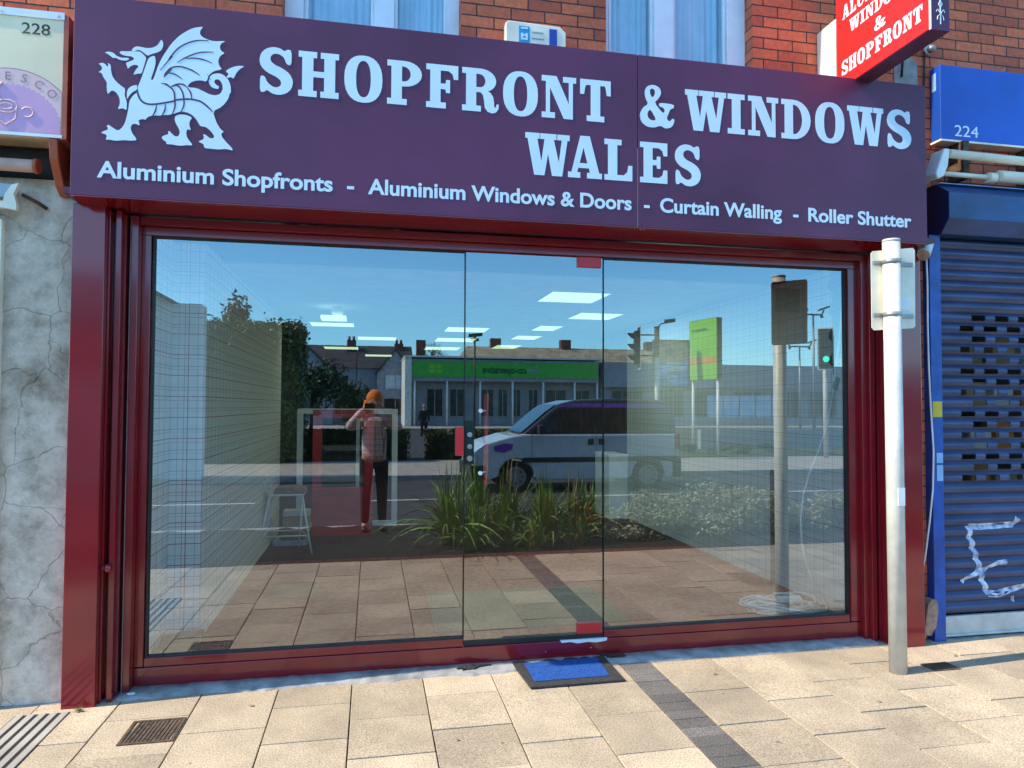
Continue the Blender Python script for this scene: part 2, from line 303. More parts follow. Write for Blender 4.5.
# ---------------------------------------------------------------- geometry helpers
def wloc(o):
    v = Vector((0, 0, 0))
    while o: v += o.location; o = o.parent
    return v
class MB:
    def __init__(s): s.v = []; s.f = []; s.sm = []
    def add(s, vs, fs, smooth=False):
        k = len(s.v); s.v += [tuple(v) for v in vs]; s.f += [tuple(i + k for i in f) for f in fs]; s.sm += [smooth] * len(fs); return s
    def box(s, x0, x1, y0, y1, z0, z1):
        x0, x1 = sorted((x0, x1)); y0, y1 = sorted((y0, y1)); z0, z1 = sorted((z0, z1))
        return s.add([(x0,y0,z0),(x1,y0,z0),(x1,y1,z0),(x0,y1,z0),(x0,y0,z1),(x1,y0,z1),(x1,y1,z1),(x0,y1,z1)],
                     [(0,3,2,1),(4,5,6,7),(0,1,5,4),(1,2,6,5),(2,3,7,6),(3,0,4,7)])
    def obox(s, c, u, v, w, hu, hv, hw):
        c, u, v, w = map(Vector, (c, u, v, w)); u = u.normalized(); v = v.normalized(); w = w.normalized()
        vs = [c + u * hu * a + v * hv * b + w * hw * d for d in (-1, 1) for a, b in ((-1,-1),(1,-1),(1,1),(-1,1))]
        return s.add(vs, [(0,3,2,1),(4,5,6,7),(0,1,5,4),(1,2,6,5),(2,3,7,6),(3,0,4,7)])
    def cone(s, p0, p1, r0, r1=None, n=16, cap=True, smooth=True):
        if r1 is None: r1 = r0
        p0, p1 = Vector(p0), Vector(p1); d = (p1 - p0).normalized()
        a = d.orthogonal().normalized(); b = d.cross(a)
        vs = []
        for p, r in ((p0, r0), (p1, r1)):
            for i in range(n):
                t = 2 * math.pi * i / n; vs.append(p + a * r * math.cos(t) + b * r * math.sin(t))
        s.add(vs, [(i, (i+1) % n, n + (i+1) % n, n + i) for i in range(n)], smooth)
        if cap: s.add(vs, [tuple(range(n-1, -1, -1)), tuple(range(n, 2*n))])
        return s
    def tube(s, pts, r, n=8):
        pts = [Vector(p) for p in pts]; rs = r if isinstance(r, (list, tuple)) else [r] * len(pts)
        vs = []; a = None
        for i, p in enumerate(pts):
            d = (pts[min(i+1, len(pts)-1)] - pts[max(i-1, 0)]).normalized()
            a = d.orthogonal().normalized() if a is None else (a - d * a.dot(d)).normalized()
            b = d.cross(a)
            for k in range(n):
                t = 2 * math.pi * k / n; vs.append(p + a * rs[i] * math.cos(t) + b * rs[i] * math.sin(t))
        fs = [(i*n+k, i*n+(k+1) % n, (i+1)*n+(k+1) % n, (i+1)*n+k) for i in range(len(pts)-1) for k in range(n)]
        s.add(vs, fs, True)
        s.add(vs, [tuple(range(n-1, -1, -1)), tuple(range((len(pts)-1)*n, len(pts)*n))]); return s
    def prism(s, poly, f0, f1):
        """poly: 2D points; f0/f1 map a 2D point to 3D for the two caps."""
        n = len(poly); vs = [f0(*p) for p in poly] + [f1(*p) for p in poly]
        return s.add(vs, [tuple(range(n-1, -1, -1)), tuple(range(n, 2*n))] + [(i, (i+1) % n, n+(i+1) % n, n+i) for i in range(n)])
    def ball(s, c, r, sc=(1,1,1), u=14, v=9):
        c = Vector(c); vs = []; fs = []
        for j in range(v+1):
            ph = math.pi * j / v
            for i in range(u):
                th = 2 * math.pi * i / u
                vs.append(c + Vector((r*sc[0]*math.sin(ph)*math.cos(th), r*sc[1]*math.sin(ph)*math.sin(th), r*sc[2]*math.cos(ph))))
        for j in range(v):
            for i in range(u): fs.append((j*u+i, (j+1)*u+i, (j+1)*u+(i+1) % u, j*u+(i+1) % u))
        return s.add(vs, fs, True)
    def build_each(s, name, mat, parent=None, bevel=0):
        # every separate shell becomes an object of its own
        par = list(range(len(s.v)))
        def find(i):
            while par[i] != i: par[i] = par[par[i]]; i = par[i]
            return i
        key = {}
        for i, v in enumerate(s.v):
            k = tuple(round(c, 5) for c in v)
            if k in key: par[find(i)] = find(key[k])
            else: key[k] = i
        for f in s.f:
            for i in f[1:]: par[find(i)] = find(f[0])
        grp = {}
        for n, f in enumerate(s.f): grp.setdefault(find(f[0]), []).append(n)
        out = []
        for fs in grp.values():
            m = MB(); ids = sorted({i for n in fs for i in s.f[n]}); mp = {i: k for k, i in enumerate(ids)}
            m.v = [s.v[i] for i in ids]; m.f = [tuple(mp[i] for i in s.f[n]) for n in fs]; m.sm = [s.sm[n] for n in fs]
            out.append(m.build(name, mat, parent, bevel))
        return out
    def build(s, name, mat, parent=None, bevel=0, fix=True):
        off = wloc(parent)
        me = bpy.data.meshes.new(name)
        me.from_pydata([tuple(Vector(v) - off) for v in s.v], [], s.f)
        me.polygons.foreach_set('use_smooth', s.sm)
        if fix or bevel:
            bm = bmesh.new(); bm.from_mesh(me)
            bmesh.ops.remove_doubles(bm, verts=bm.verts, dist=1e-5)
            if fix: bmesh.ops.recalc_face_normals(bm, faces=bm.faces)
            bm.to_mesh(me); bm.free()
        me.materials.append(M[mat] if isinstance(mat, str) else mat)
        o = bpy.data.objects.new(name, me); COL.objects.link(o); o.parent = parent
        if bevel:
            b = o.modifiers.new('edge', 'BEVEL'); b.width = bevel; b.segments = 2; b.limit_method = 'ANGLE'; b.angle_limit = R(50)
        return o
def tag(o, label, cat, group=None, kind=None):
    o['label'] = label; o['category'] = cat
    if group: o['group'] = group
    if kind: o['kind'] = kind
    return o
def struct(o): o['kind'] = 'structure'; return o
def thing(name, label, cat, loc=(0,0,0), group=None):
    o = bpy.data.objects.new(name, None); COL.objects.link(o); o.location = loc; o.empty_display_size = .2
    return tag(o, label, cat, group)
def dup(root, loc, label=None, rz=0):
    r = root.copy(); COL.objects.link(r); r.location = loc; r.rotation_euler = (0, 0, rz)
    if label: r['label'] = label
    for ch in list(root.children):
        c = ch.copy(); COL.objects.link(c); c.parent = r
        for g in ch.children:
            d = g.copy(); COL.objects.link(d); d.parent = c
    return r
def B(x0, x1, y0, y1, z0, z1): return MB().box(x0, x1, y0, y1, z0, z1)

# ---------------------------------------------------------------- lettering
def curve_mesh(polys, ext):
    """Fill closed 2D outlines (holes by overlap) and return verts, faces."""
    cu = bpy.data.curves.new('tmp', 'CURVE'); cu.dimensions = '2D'; cu.fill_mode = 'BOTH'; cu.extrude = ext
    for poly in polys:
        sp = cu.splines.new('POLY'); sp.points.add(len(poly) - 1); sp.use_cyclic_u = True
        for i, (x, y) in enumerate(poly): sp.points[i].co = (x, y, 0, 1)
    o = bpy.data.objects.new('tmp', cu); COL.objects.link(o)
    bpy.context.view_layer.update()
    me = bpy.data.meshes.new_from_object(o.evaluated_get(bpy.context.evaluated_depsgraph_get()))
    vs = [tuple(v.co) for v in me.vertices]; fs = [tuple(p.vertices) for p in me.polygons]
    bpy.data.objects.remove(o); bpy.data.meshes.remove(me); bpy.data.curves.remove(cu)
    return vs, fs
def text_mesh(s, bold=0, ext=.001, spacing=1.0):
    cu = bpy.data.curves.new('tmp', 'FONT'); cu.body = s; cu.size = 1; cu.offset = bold; cu.extrude = ext; cu.space_character = spacing
    o = bpy.data.objects.new('tmp', cu); COL.objects.link(o); bpy.context.view_layer.update()
    me = bpy.data.meshes.new_from_object(o.evaluated_get(bpy.context.evaluated_depsgraph_get()))
    vs = [tuple(v.co) for v in me.vertices]; fs = [tuple(p.vertices) for p in me.polygons]
    bpy.data.objects.remove(o); bpy.data.meshes.remove(me); bpy.data.curves.remove(cu)
    return vs, fs
CAPH = None
def put_text(mb, s, x0, x1, zb, cap, f, bold=0, depth=.0006):
    """text s filling x0..x1, baseline zb, capital height cap; f(u, v, d) places it in space."""
    global CAPH
    if CAPH is None:
        v, _ = text_mesh('H'); CAPH = max(p[1] for p in v) - min(p[1] for p in v)
    vs, fs = text_mesh(s, bold)
    a = min(p[0] for p in vs); b = max(p[0] for p in vs); zz = sorted(set(round(p[2], 6) for p in vs))
    k = (x1 - x0) / (b - a)
    mb.add([f(x0 + (p[0] - a) * k, zb + p[1] * cap / CAPH, depth if p[2] > 0 else 0) for p in vs], fs)

def arc(cx, cy, rx, ry, a0, a1, n=10):
    return [(cx + rx * math.cos(R(a0 + (a1 - a0) * i / n)), cy + ry * math.sin(R(a0 + (a1 - a0) * i / n))) for i in range(n + 1)]
def se(cx, cy, rx, ry, n=28, e=.86):
    o = []
    for i in range(n):
        t = 2 * math.pi * i / n; c, s_ = math.cos(t), math.sin(t)
        o.append((cx + rx * math.copysign(abs(c) ** e, c), cy + ry * math.copysign(abs(s_) ** e, s_)))
    return o
def tr(s, shear=0):
    pts = [tuple(map(float, t.split(','))) for t in s.split()]
    return [(x, -(y - shear * x)) for x, y in pts]
def norm(polys, W):
    xs = [p[0] for q in polys for p in q]; ys = [p[1] for q in polys for p in q]
    a, b, c, d = min(xs), max(xs), min(ys), max(ys)
    return [[((x - a) / (b - a) * W, -.02 + (y - c) / (d - c) * 1.04) for x, y in q] for q in polys]
def smooth(poly, it=1):
    for _ in range(it):
        o = []
        for i in range(len(poly)):
            a, b = poly[i], poly[(i + 1) % len(poly)]
            o += [(a[0]*.78+b[0]*.22, a[1]*.78+b[1]*.22), (a[0]*.22+b[0]*.78, a[1]*.22+b[1]*.78)]
        poly = o
    return poly
T_, ST = .135, .235
def glyph(c, W):
    t = T_; s = ST
    if c == 'I': m = W / 2; return [[(0,0),(W,0),(W,t),(m+s/2,t),(m+s/2,1-t),(W,1-t),(W,1),(0,1),(0,1-t),(m-s/2,1-t),(m-s/2,t),(0,t)]]
    if c == 'H':
        q = W * .455; m = q / 2; a, b = m - s/2, m + s/2; c0, c1 = W - b, W - a
        return [[(0,0),(q,0),(q,t),(b,t),(b,.44),(c0,.44),(c0,t),(W-q,t),(W-q,0),(W,0),(W,t),(c1,t),(c1,1-t),(W,1-t),(W,1),(W-q,1),(W-q,1-t),(c0,1-t),(c0,.57),(b,.57),(b,1-t),(q,1-t),(q,1),(0,1),(0,1-t),(a,1-t),(a,t),(0,t)]]
    if c == 'O': return [se(W/2, .5, W/2, .53), se(W/2, .5, W/2 - s*1.08, .41)]
    if c == 'D':
        a = .09; b = a + s; x = W * .42
        return [[(0,0),(x,0)] + arc(x, .5, W-x, .5, -90, 90, 14) + [(0,1),(0,1-t),(a,1-t),(a,t),(0,t)], [(b,t-.01),(x,t-.01)] + arc(x, .5, W-x-s*1.02, .375, -90, 90, 14) + [(b,1-t+.01)]]
    if c in 'PR':
        a = .09; b = a + s; q = b + .11; x = W * .50; lo = .42 if c == 'P' else .45
        bowl = arc(x, (1+lo)/2, (W if c == 'P' else W*.93)-x, (1-lo)/2, -90, 90, 12)
        hole = [(b, lo+.115),(x-.02, lo+.115)] + arc(x-.02, (1-t+lo+.115)/2+.0, (W if c == 'P' else W*.93)-x-s*.98, (1-t-lo-.115)/2+.005, -90, 90, 10)[1:] + [(b,1-t+.01)]
        if c == 'P': return [[(0,0),(q,0),(q,t),(b,t),(b,lo)] + bowl + [(0,1),(0,1-t),(a,1-t),(a,t),(0,t)], hole]
        leg = [(W*.50,lo),(W*.57,lo-.06),(W*.60,.25),(W*.62,.10),(W*.70,.01),(W*.82,-.02),(W*.93,.01),(W,.10),(W,.20),(W*.945,.20),(W*.92,.12),(W*.88,.13),(W*.87,.25),(W*.85,.36),(W*.78,.45),(W*.70,.49)]
        return [[(0,0),(q,0),(q,t),(b,t),(b,lo)] + leg + arc(x, (1+lo)/2, W*.93-x, (1-lo)/2, -55, 90, 11) + [(0,1),(0,1-t),(a,1-t),(a,t),(0,t)], hole]
    if c in 'FE':
        a = .09; b = a + s
        if c == 'F': low = [(0,0),(b+.12,0),(b+.12,t),(b,t),(b,.44)]
        else: low = [(0,0),(W,0),(W,.33),(W-.10,.33),(W-.13,.20),(W-.22,t),(b,t),(b,.44)]
        return [low + [(W*.60,.44),(W*.62,.36),(W*.62+.09,.36),(W*.62+.09,.66),(W*.62,.66),(W*.60,.57),(b,.57),(b,1-t),(W-.22,1-t),(W-.13,.80),(W-.10,.68),(W,.68),(W,1),(0,1),(0,1-t),(a,1-t),(a,t),(0,t)]]
    if c == 'L':
        a = .09; b = a + s
        return [[(0,0),(W,0),(W,.38),(W-.10,.38),(W-.13,.22),(W-.22,t),(b,t),(b,1-t),(b+.11,1-t),(b+.11,1),(0,1),(0,1-t),(a,1-t),(a,t),(0,t)]]
    if c == 'T':
        m = W/2
        return [[(m-s/2-.1,0),(m+s/2+.1,0),(m+s/2+.1,t),(m+s/2,t),(m+s/2,1-t),(W-.15,1-t),(W-.12,.80),(W-.10,.64),(W,.64),(W,1),(0,1),(0,.64),(.10,.64),(.12,.80),(.15,1-t),(m-s/2,1-t),(m-s/2,t),(m-s/2-.1,t)]]
    if c == 'N':
        u = .10; a = .10; k = .36
        return [[(0,0),(a+u+.12,0),(a+u+.12,t),(a+u,t),(a+u,.72),(W-.30,0),(W-.08,0),(W-.08,1-t),(W,1-t),(W,1),(W-.32,1),(W-.32,1-t),(W-.08-u,1-t),(W-.08-u,.36),(k,1),(0,1),(0,1-t),(a,1-t),(a,t),(0,t)]]
    if c == 'W':
        return [[(W*.20,0),(W*.43,0),(W*.51,.52),(W*.60,0),(W*.83,0),(W*.95,1-t),(W,1-t),(W,1),(W*.72,1),(W*.72,1-t),(W*.82,1-t),(W*.755,.33),(W*.64,1-t),(W*.70,1-t),(W*.70,1),(W*.335,1),(W*.335,1-t),(W*.43,1-t),(W*.36,.33),(W*.27,1-t),(W*.32,1-t),(W*.32,1),(0,1),(0,1-t),(W*.05,1-t)]]
    if c == 'M':
        return [[(0,0),(.32,0),(.32,t),(.2,t),(.2,.75),(W*.47,.05),(W*.53,.05),(W-.32,.75),(W-.32,t),(W-.42,t),(W-.42,0),(W,0),(W,t),(W-.08,t),(W-.08,1-t),(W,1-t),(W,1),(W-.36,1),(W*.52,.42),(.36,1),(0,1),(0,1-t),(.08,1-t),(.08,t),(0,t)]]
    if c == 'U':
        return [[(0,1),(.40,1),(.40,1-t),(.31,1-t),(.31,.28)] + arc((.31+W-.18)/2, .28, (W-.18-.31)/2, .17, 180, 360, 8)[1:-1] + [(W-.18,.28),(W-.18,1-t),(W-.26,1-t),(W-.26,1),(W,1),(W,1-t),(W-.08,1-t),(W-.08,.28)] + arc((.08+W-.08)/2, .28, (W-.16)/2, .30, 0, -180, 10)[1:-1] + [(.08,.28),(.08,1-t),(0,1-t)]]
    if c == 'A':
        m = W*.50
        return [[(0,0),(W*.36,0),(W*.36,t),(W*.27,t),(W*.30,.24),(W*.62,.24),(W*.64,t),(W*.56,t),(W*.56,0),(W,0),(W,t),(W*.92,t),(W*.64,1.02),(W*.36,1.02),(W*.10,t),(0,t)], [(W*.34,.36),(W*.455,.74),(W*.57,.36)]]
    if c == 'S':
        p = tr('210,98 210,178 185,172 172,135 150,118 125,113 105,125 103,150 122,172 165,193 202,222 220,262 212,302 188,326 150,335 115,327 87,305 75,318 53,315 53,230 75,232 90,268 118,291 142,295 160,280 156,257 135,238 85,212 56,180 48,148 55,112 80,87 115,78 150,85 175,103 188,92', .10)
        return norm([smooth(p)], W)
    if c == '&':
        o = tr('92,95 113,88 135,98 141,118 130,138 117,150 146,188 153,178 147,167 133,163 133,150 183,155 183,168 171,172 163,192 158,204 168,216 179,203 186,210 177,234 155,240 138,229 115,237 90,233 72,216 68,190 79,168 97,155 87,136 84,112', .07)
        h1 = tr('110,101 119,108 119,122 111,134 103,122 102,107', .07); h2 = tr('103,172 93,187 96,204 110,213 124,209', .07)
        return norm([smooth(o), smooth(h1), smooth(h2)], W)
def put_glyph(mb, c, x0, x1, z0, z1, f, d=.0006):
    cap = z1 - z0; W = (x1 - x0) / cap
    # stem and slab widths are in capital heights: mesh at unit height, then scale
    vs, fs = curve_mesh(glyph(c, W), .001)
    mb.add([f(x0 + x * cap, z0 + y * cap, d if z > 0 else 0) for x, y, z in vs], fs)
DRAGON={
'tongue':[(-1.4054,3.4798),(-1.3829,3.4872),(-1.3601,3.4812),(-1.3472,3.4674),(-1.3217,3.4589),(-1.2913,3.4631),(-1.2835,3.4555),(-1.3011,3.4452),(-1.3291,3.4469),(-1.352,3.4574),(-1.3621,3.453),(-1.3749,3.4629),(-1.3902,3.4742)],
'crown':[(-1.2753,3.5019),(-1.2644,3.5211),(-1.2467,3.5298),(-1.2236,3.5271),(-1.1979,3.5242),(-1.1722,3.5292),(-1.1492,3.543),(-1.1367,3.5631),(-1.1292,3.5792),(-1.1202,3.5677),(-1.1182,3.5452),(-1.1281,3.5186),(-1.1511,3.5048),(-1.1767,3.4948),(-1.1935,3.4828),(-1.2128,3.4967),(-1.2325,3.5104),(-1.2488,3.5087),(-1.2579,3.5009),(-1.265,3.4979)],
'jaw':[(-1.3339,3.4873),(-1.3224,3.4964),(-1.2945,3.4965),(-1.2768,3.5001),(-1.265,3.4968),(-1.2563,3.5),(-1.2359,3.5033),(-1.2178,3.491),(-1.201,3.473),(-1.2066,3.4453),(-1.2138,3.4192),(-1.2219,3.3845),(-1.2413,3.3826),(-1.2641,3.3731),(-1.2519,3.4013),(-1.237,3.4225),(-1.2473,3.4288),(-1.2626,3.4272),(-1.2777,3.4184),(-1.2901,3.402),(-1.2955,3.4194),(-1.3009,3.4346),(-1.2833,3.4431),(-1.2581,3.457),(-1.2711,3.4725),(-1.294,3.4713),(-1.3195,3.4759)],
'body':[(-1.1892,3.4742),(-1.1586,3.4899),(-1.1544,3.4563),(-1.1584,3.4219),(-1.1719,3.3754),(-1.1766,3.3534),(-1.1649,3.3563),(-1.1542,3.3912),(-1.1421,3.4349),(-1.1198,3.4882),(-1.0921,3.5366),(-1.1093,3.5063),(-1.0791,3.5607),(-1.0383,3.6108),(-0.9865,3.6509),(-0.9551,3.6647),(-0.9182,3.6729),(-0.9337,3.651),(-0.936,3.6306),(-0.9225,3.6149),(-0.8958,3.6034),(-0.8638,3.5977),(-0.7998,3.6063),(-0.8263,3.5908),(-0.834,3.5697),(-0.8257,3.5476),(-0.8068,3.5391),(-0.8306,3.5211),(-0.8408,3.4941),(-0.835,3.4659),(-0.8187,3.4474),(-0.8611,3.4345),(-0.8873,3.409),(-0.8973,3.3707),(-0.9238,3.3768),(-0.9554,3.372),(-0.9814,3.3569),(-0.9942,3.3357),(-0.9836,3.3316),(-0.9494,3.3326),(-0.9122,3.3172),(-0.8802,3.303),(-0.8483,3.3002),(-0.8245,3.3128),(-0.8159,3.3377),(-0.7798,3.3584),(-0.7751,3.33),(-0.7867,3.2829),(-0.818,3.2398),(-0.8628,3.2129),(-0.846,3.1572),(-0.8241,3.1189),(-0.8036,3.1034),(-0.8184,3.0953),(-0.8154,3.0767),(-0.7909,3.0471),(-0.7638,3.0206),(-0.7555,3.004),(-0.7904,3.0116),(-0.8329,3.0049),(-0.87,3.0066),(-0.9028,3.007),(-0.9074,3.0294),(-0.9207,3.034),(-0.934,3.0415),(-0.9078,3.055),(-0.9054,3.0694),(-0.9125,3.0819),(-0.8977,3.0814),(-0.8763,3.0632),(-0.8577,3.0647),(-0.8526,3.0765),(-0.8716,3.1035),(-0.8984,3.1242),(-0.9248,3.1248),(-0.9357,3.1438),(-0.9573,3.1762),(-0.989,3.1916),(-1.0179,3.1948),(-1.0567,3.1834),(-1.0877,3.1723),(-1.0829,3.1721),(-1.1036,3.172),(-1.1294,3.1653),(-1.1551,3.1647),(-1.1756,3.1601),(-1.1958,3.1455),(-1.1957,3.1376),(-1.2162,3.1398),(-1.2339,3.131),(-1.2312,3.1245),(-1.2257,3.1025),(-1.2463,3.112),(-1.264,3.1077),(-1.2712,3.0875),(-1.2631,3.0602),(-1.2448,3.0365),(-1.2395,3.0229),(-1.275,3.0184),(-1.3003,3.0198),(-1.3406,3.0121),(-1.3734,3.0167),(-1.3909,3.0137),(-1.3838,3.0337),(-1.3915,3.0442),(-1.4141,3.049),(-1.3993,3.0602),(-1.3819,3.0672),(-1.3797,3.0785),(-1.3874,3.089),(-1.3775,3.0954),(-1.352,3.078),(-1.3341,3.0672),(-1.3167,3.0781),(-1.2995,3.1075),(-1.2902,3.1474),(-1.2834,3.1872),(-1.2792,3.2324),(-1.2619,3.262),(-1.2434,3.2795),(-1.239,3.3148),(-1.2326,3.33),(-1.2157,3.3823),(-1.2013,3.4346)],
'hind':[(-1.0513,3.1709),(-1.0255,3.1828),(-0.9914,3.18),(-0.9666,3.1685),(-0.9804,3.1457),(-0.98,3.123),(-0.9717,3.0982),(-0.9901,3.1052),(-0.9965,3.0819),(-0.9893,3.0542),(-0.9587,3.0168),(-0.9912,3.0171),(-1.0172,3.0111),(-1.0433,3.0114),(-1.0693,3.015),(-1.0926,3.0137),(-1.0954,3.0287),(-1.1058,3.0324),(-1.1195,3.0494),(-1.1016,3.0621),(-1.0836,3.0681),(-1.0865,3.0831),(-1.0788,3.0865),(-1.0704,3.0759),(-1.0493,3.0578),(-1.0338,3.0619),(-1.0263,3.0823),(-1.0346,3.1072),(-1.048,3.1287),(-1.0551,3.1507)],
'arm':[(-1.4332,3.4166),(-1.4143,3.4242),(-1.3991,3.4173),(-1.3913,3.4041),(-1.3839,3.4133),(-1.3892,3.4256),(-1.3739,3.4171),(-1.3706,3.3782),(-1.3625,3.3511),(-1.3418,3.3251),(-1.3161,3.3052),(-1.3007,3.2954),(-1.3035,3.2582),(-1.2918,3.2285),(-1.2908,3.1782),(-1.3088,3.1906),(-1.3364,3.1808),(-1.3244,3.2115),(-1.3276,3.2448),(-1.3458,3.2738),(-1.3662,3.2814),(-1.3858,3.2551),(-1.3905,3.2925),(-1.3896,3.3205),(-1.4077,3.3467),(-1.4157,3.3682),(-1.4323,3.3721),(-1.4185,3.3819),(-1.4138,3.3963),(-1.4216,3.4095)],
'shoulder':[(-1.2909,3.2369),(-1.2927,3.276),(-1.2855,3.2991),(-1.2655,3.315),(-1.2422,3.3218),(-1.2437,3.2929),(-1.2648,3.2814),(-1.2822,3.2574)],
'tailtip':[(-0.8025,3.4392),(-0.7761,3.4603),(-0.7386,3.4756),(-0.7019,3.4764),(-0.7276,3.4594),(-0.7461,3.4344),(-0.7601,3.3995),(-0.7753,3.4113),(-0.7912,3.4011),(-0.7967,3.4092),(-0.7835,3.4249)],
}
SPIRAL= [((-0.8357, 3.3439), 0.0134), ((-0.8598, 3.3531), 0.0267), ((-0.8724, 3.3731), 0.0279), ((-0.8632, 3.3987), 0.0304), ((-0.8314, 3.4058), 0.034), ((-0.8059, 3.3853), 0.0389), ((-0.7948, 3.3547), 0.0413), ((-0.7942, 3.3202), 0.0425)]
STROKES= [([(-1.2407, 3.2977), (-1.2392, 3.2754), (-1.2232, 3.2403), (-1.1922, 3.2234), (-1.146, 3.2264), (-1.0697, 3.2469), (-1.0476, 3.2574), (-1.0112, 3.2647), (-0.9746, 3.268), (-0.9271, 3.2604), (-0.8897, 3.2346), (-0.8627, 3.2072)], 0.0097), ([(-1.1062, 3.3359), (-1.088, 3.3302), (-1.0615, 3.3032), (-1.0555, 3.2584), (-1.0548, 3.2188), (-1.067, 3.178)], 0.0085), ([(-1.0749, 3.3258), (-1.0438, 3.3361), (-1.0198, 3.3071), (-1.0102, 3.2654), (-1.0106, 3.2284), (-1.0256, 3.1918)], 0.0079), ([(-0.9994, 3.3364), (-0.9779, 3.3054), (-0.9704, 3.269)], 0.0085), ([(-1.1449, 3.2248), (-1.1514, 3.1876), (-1.1653, 3.1593)], 0.0085), ([(-1.1021, 3.2315), (-1.1041, 3.1974), (-1.119, 3.165)], 0.0085), ([(-1.0567, 3.1789), (-1.0256, 3.1918), (-0.9916, 3.1891), (-0.9667, 3.1765), (-0.9518, 3.1607)], 0.0085), ([(-1.1313, 3.4105), (-1.0742, 3.4929), (-1.088, 3.4745), (-1.0576, 3.5231), (-1.0164, 3.5618), (-0.9538, 3.5914), (-0.8904, 3.5983)], 0.0073), ([(-1.0487, 3.4614), (-1.0048, 3.4933), (-0.9527, 3.5216), (-0.9106, 3.5329), (-0.8655, 3.5376)], 0.0067), ([(-1.0047, 3.4876), (-0.9627, 3.4942), (-0.9152, 3.4911), (-0.8698, 3.4768)], 0.0073), ([(-1.1123, 3.3869), (-1.087, 3.4206), (-1.0613, 3.4362), (-1.03, 3.4405), (-0.9985, 3.4351), (-0.9668, 3.424), (-0.9322, 3.4034)], 0.0079), ([(-1.1022, 3.3981), (-1.0762, 3.4006), (-1.0501, 3.393), (-1.021, 3.3742)], 0.0067), ([(-1.1249, 3.342), (-1.0963, 3.3374), (-1.0709, 3.3143)], 0.0073), ([(-1.1125, 3.3755), (-1.0923, 3.403), (-1.0729, 3.4248)], 0.0122), ([(-1.0749, 3.3281), (-1.044, 3.3435), (-1.0126, 3.3442), (-0.9941, 3.3301)], 0.0085), ([(-0.8972, 3.3679), (-0.8817, 3.3923), (-0.898, 3.4137)], 0.0024)]

# ================================================================ SETTING: pavement
def pavement():
    mb = MB(); tones = []
    xs = []
    x = 1.54
    while x > -7: xs.append((x - .4095, x)); x -= .4095
    x = 1.748
    while x < 10: xs.append((x, x + .4095)); x += .4095
    rnd = random.Random(3)
    off = {}
    for i, (a, b) in enumerate(sorted(xs)):
        k = round(a / .4095)
        ph = -.02 if k % 2 == 0 else -.225
        y = -.135 if True else 0
        first = True
        y0 = -.135; y1 = ph - .41 if ph > -.1 else ph - .41
        ys = [y0]; yy = -.41 if k % 2 else -.63
        while yy > -3.05: ys.append(yy); yy -= .4095
        ys.append(-3.06)
        for u, v in zip(ys, ys[1:]):
            if u - v < .02: continue
            z = rnd.uniform(-.0022, .0022); g = rnd.uniform(.0025, .0042)
            nb = len(mb.f)
            t = rnd.uniform(-.0016, .0016)
            x0, x1, yb, yf = a + g, b - g, v + g, u - g
            vs = [(x0,yb,-.05),(x1,yb,-.05),(x1,yf,-.05),(x0,yf,-.05),(x0,yb,z+t),(x1,yb,z),(x1,yf,z-t),(x0,yf,z)]
            mb.add(vs, [(0,3,2,1),(4,5,6,7),(0,1,5,4),(1,2,6,5),(2,3,7,6),(3,0,4,7)])
            tones += [rnd.uniform(.80, 1.12)] * 8
    return mb, tones
def toned(mb, tones, name, mat):
    o = mb.build(name, mat, fix=False)
    at = o.data.attributes.new('tone', 'FLOAT', 'POINT')
    for i, t in enumerate(tones): at.data[i].value = t
    bv = o.modifiers.new('edge', 'BEVEL'); bv.width = .0028; bv.segments = 2; bv.limit_method = 'ANGLE'; bv.angle_limit = R(40)
    return struct(o)
mb, tn = pavement(); toned(mb, tn, 'pavement', 'slab')
mb = MB(); tn = []; rnd = random.Random(5); y = -.135
while y > -3.04:
    z = rnd.uniform(-.002, .001); mb.box(1.5435, 1.7445, y - .0985, y - .0015, -.05, z); tn += [rnd.uniform(.8, 1.25)] * 8; y -= .1
toned(mb, tn, 'paving_strip', 'paver')
struct(B(-7, 10.2, -3.06, .3, -.2, -.018).build('pavement_bed', 'mortar'))
def fillet():
    m = MB(); rnd = random.Random(9); n = 120; top = []; 
    x0, x1 = -1.36, 3.42
    vs = []; fs = []
    for i in range(n + 1):
        x = x0 + (x1 - x0) * i / n
        yf = -.150 + rnd.uniform(-.012, .012) - .015 * math.sin(i * .4); h = .006 + rnd.uniform(0, .004)
        for yy, z in ((yf, -.01), (yf + .008, h), (-.06, h + .006), (.02, h + .012), (.02, -.03)): vs.append((x, yy, z))
    for i in range(n):
        for k in range(4): a = i * 5 + k; fs.append((a, a + 5, a + 6, a + 1))
    m.add(vs, fs, True); return m
struct(fillet().build('cement_fillet', 'concrete'))
struct(B(-7, -1.36, -.140, .25, -.06, .004).build('cement_edge', 'concrete'))
struct(B(3.42, 10, -.140, .25, -.06, .003).build('cement_apron', 'concrete'))

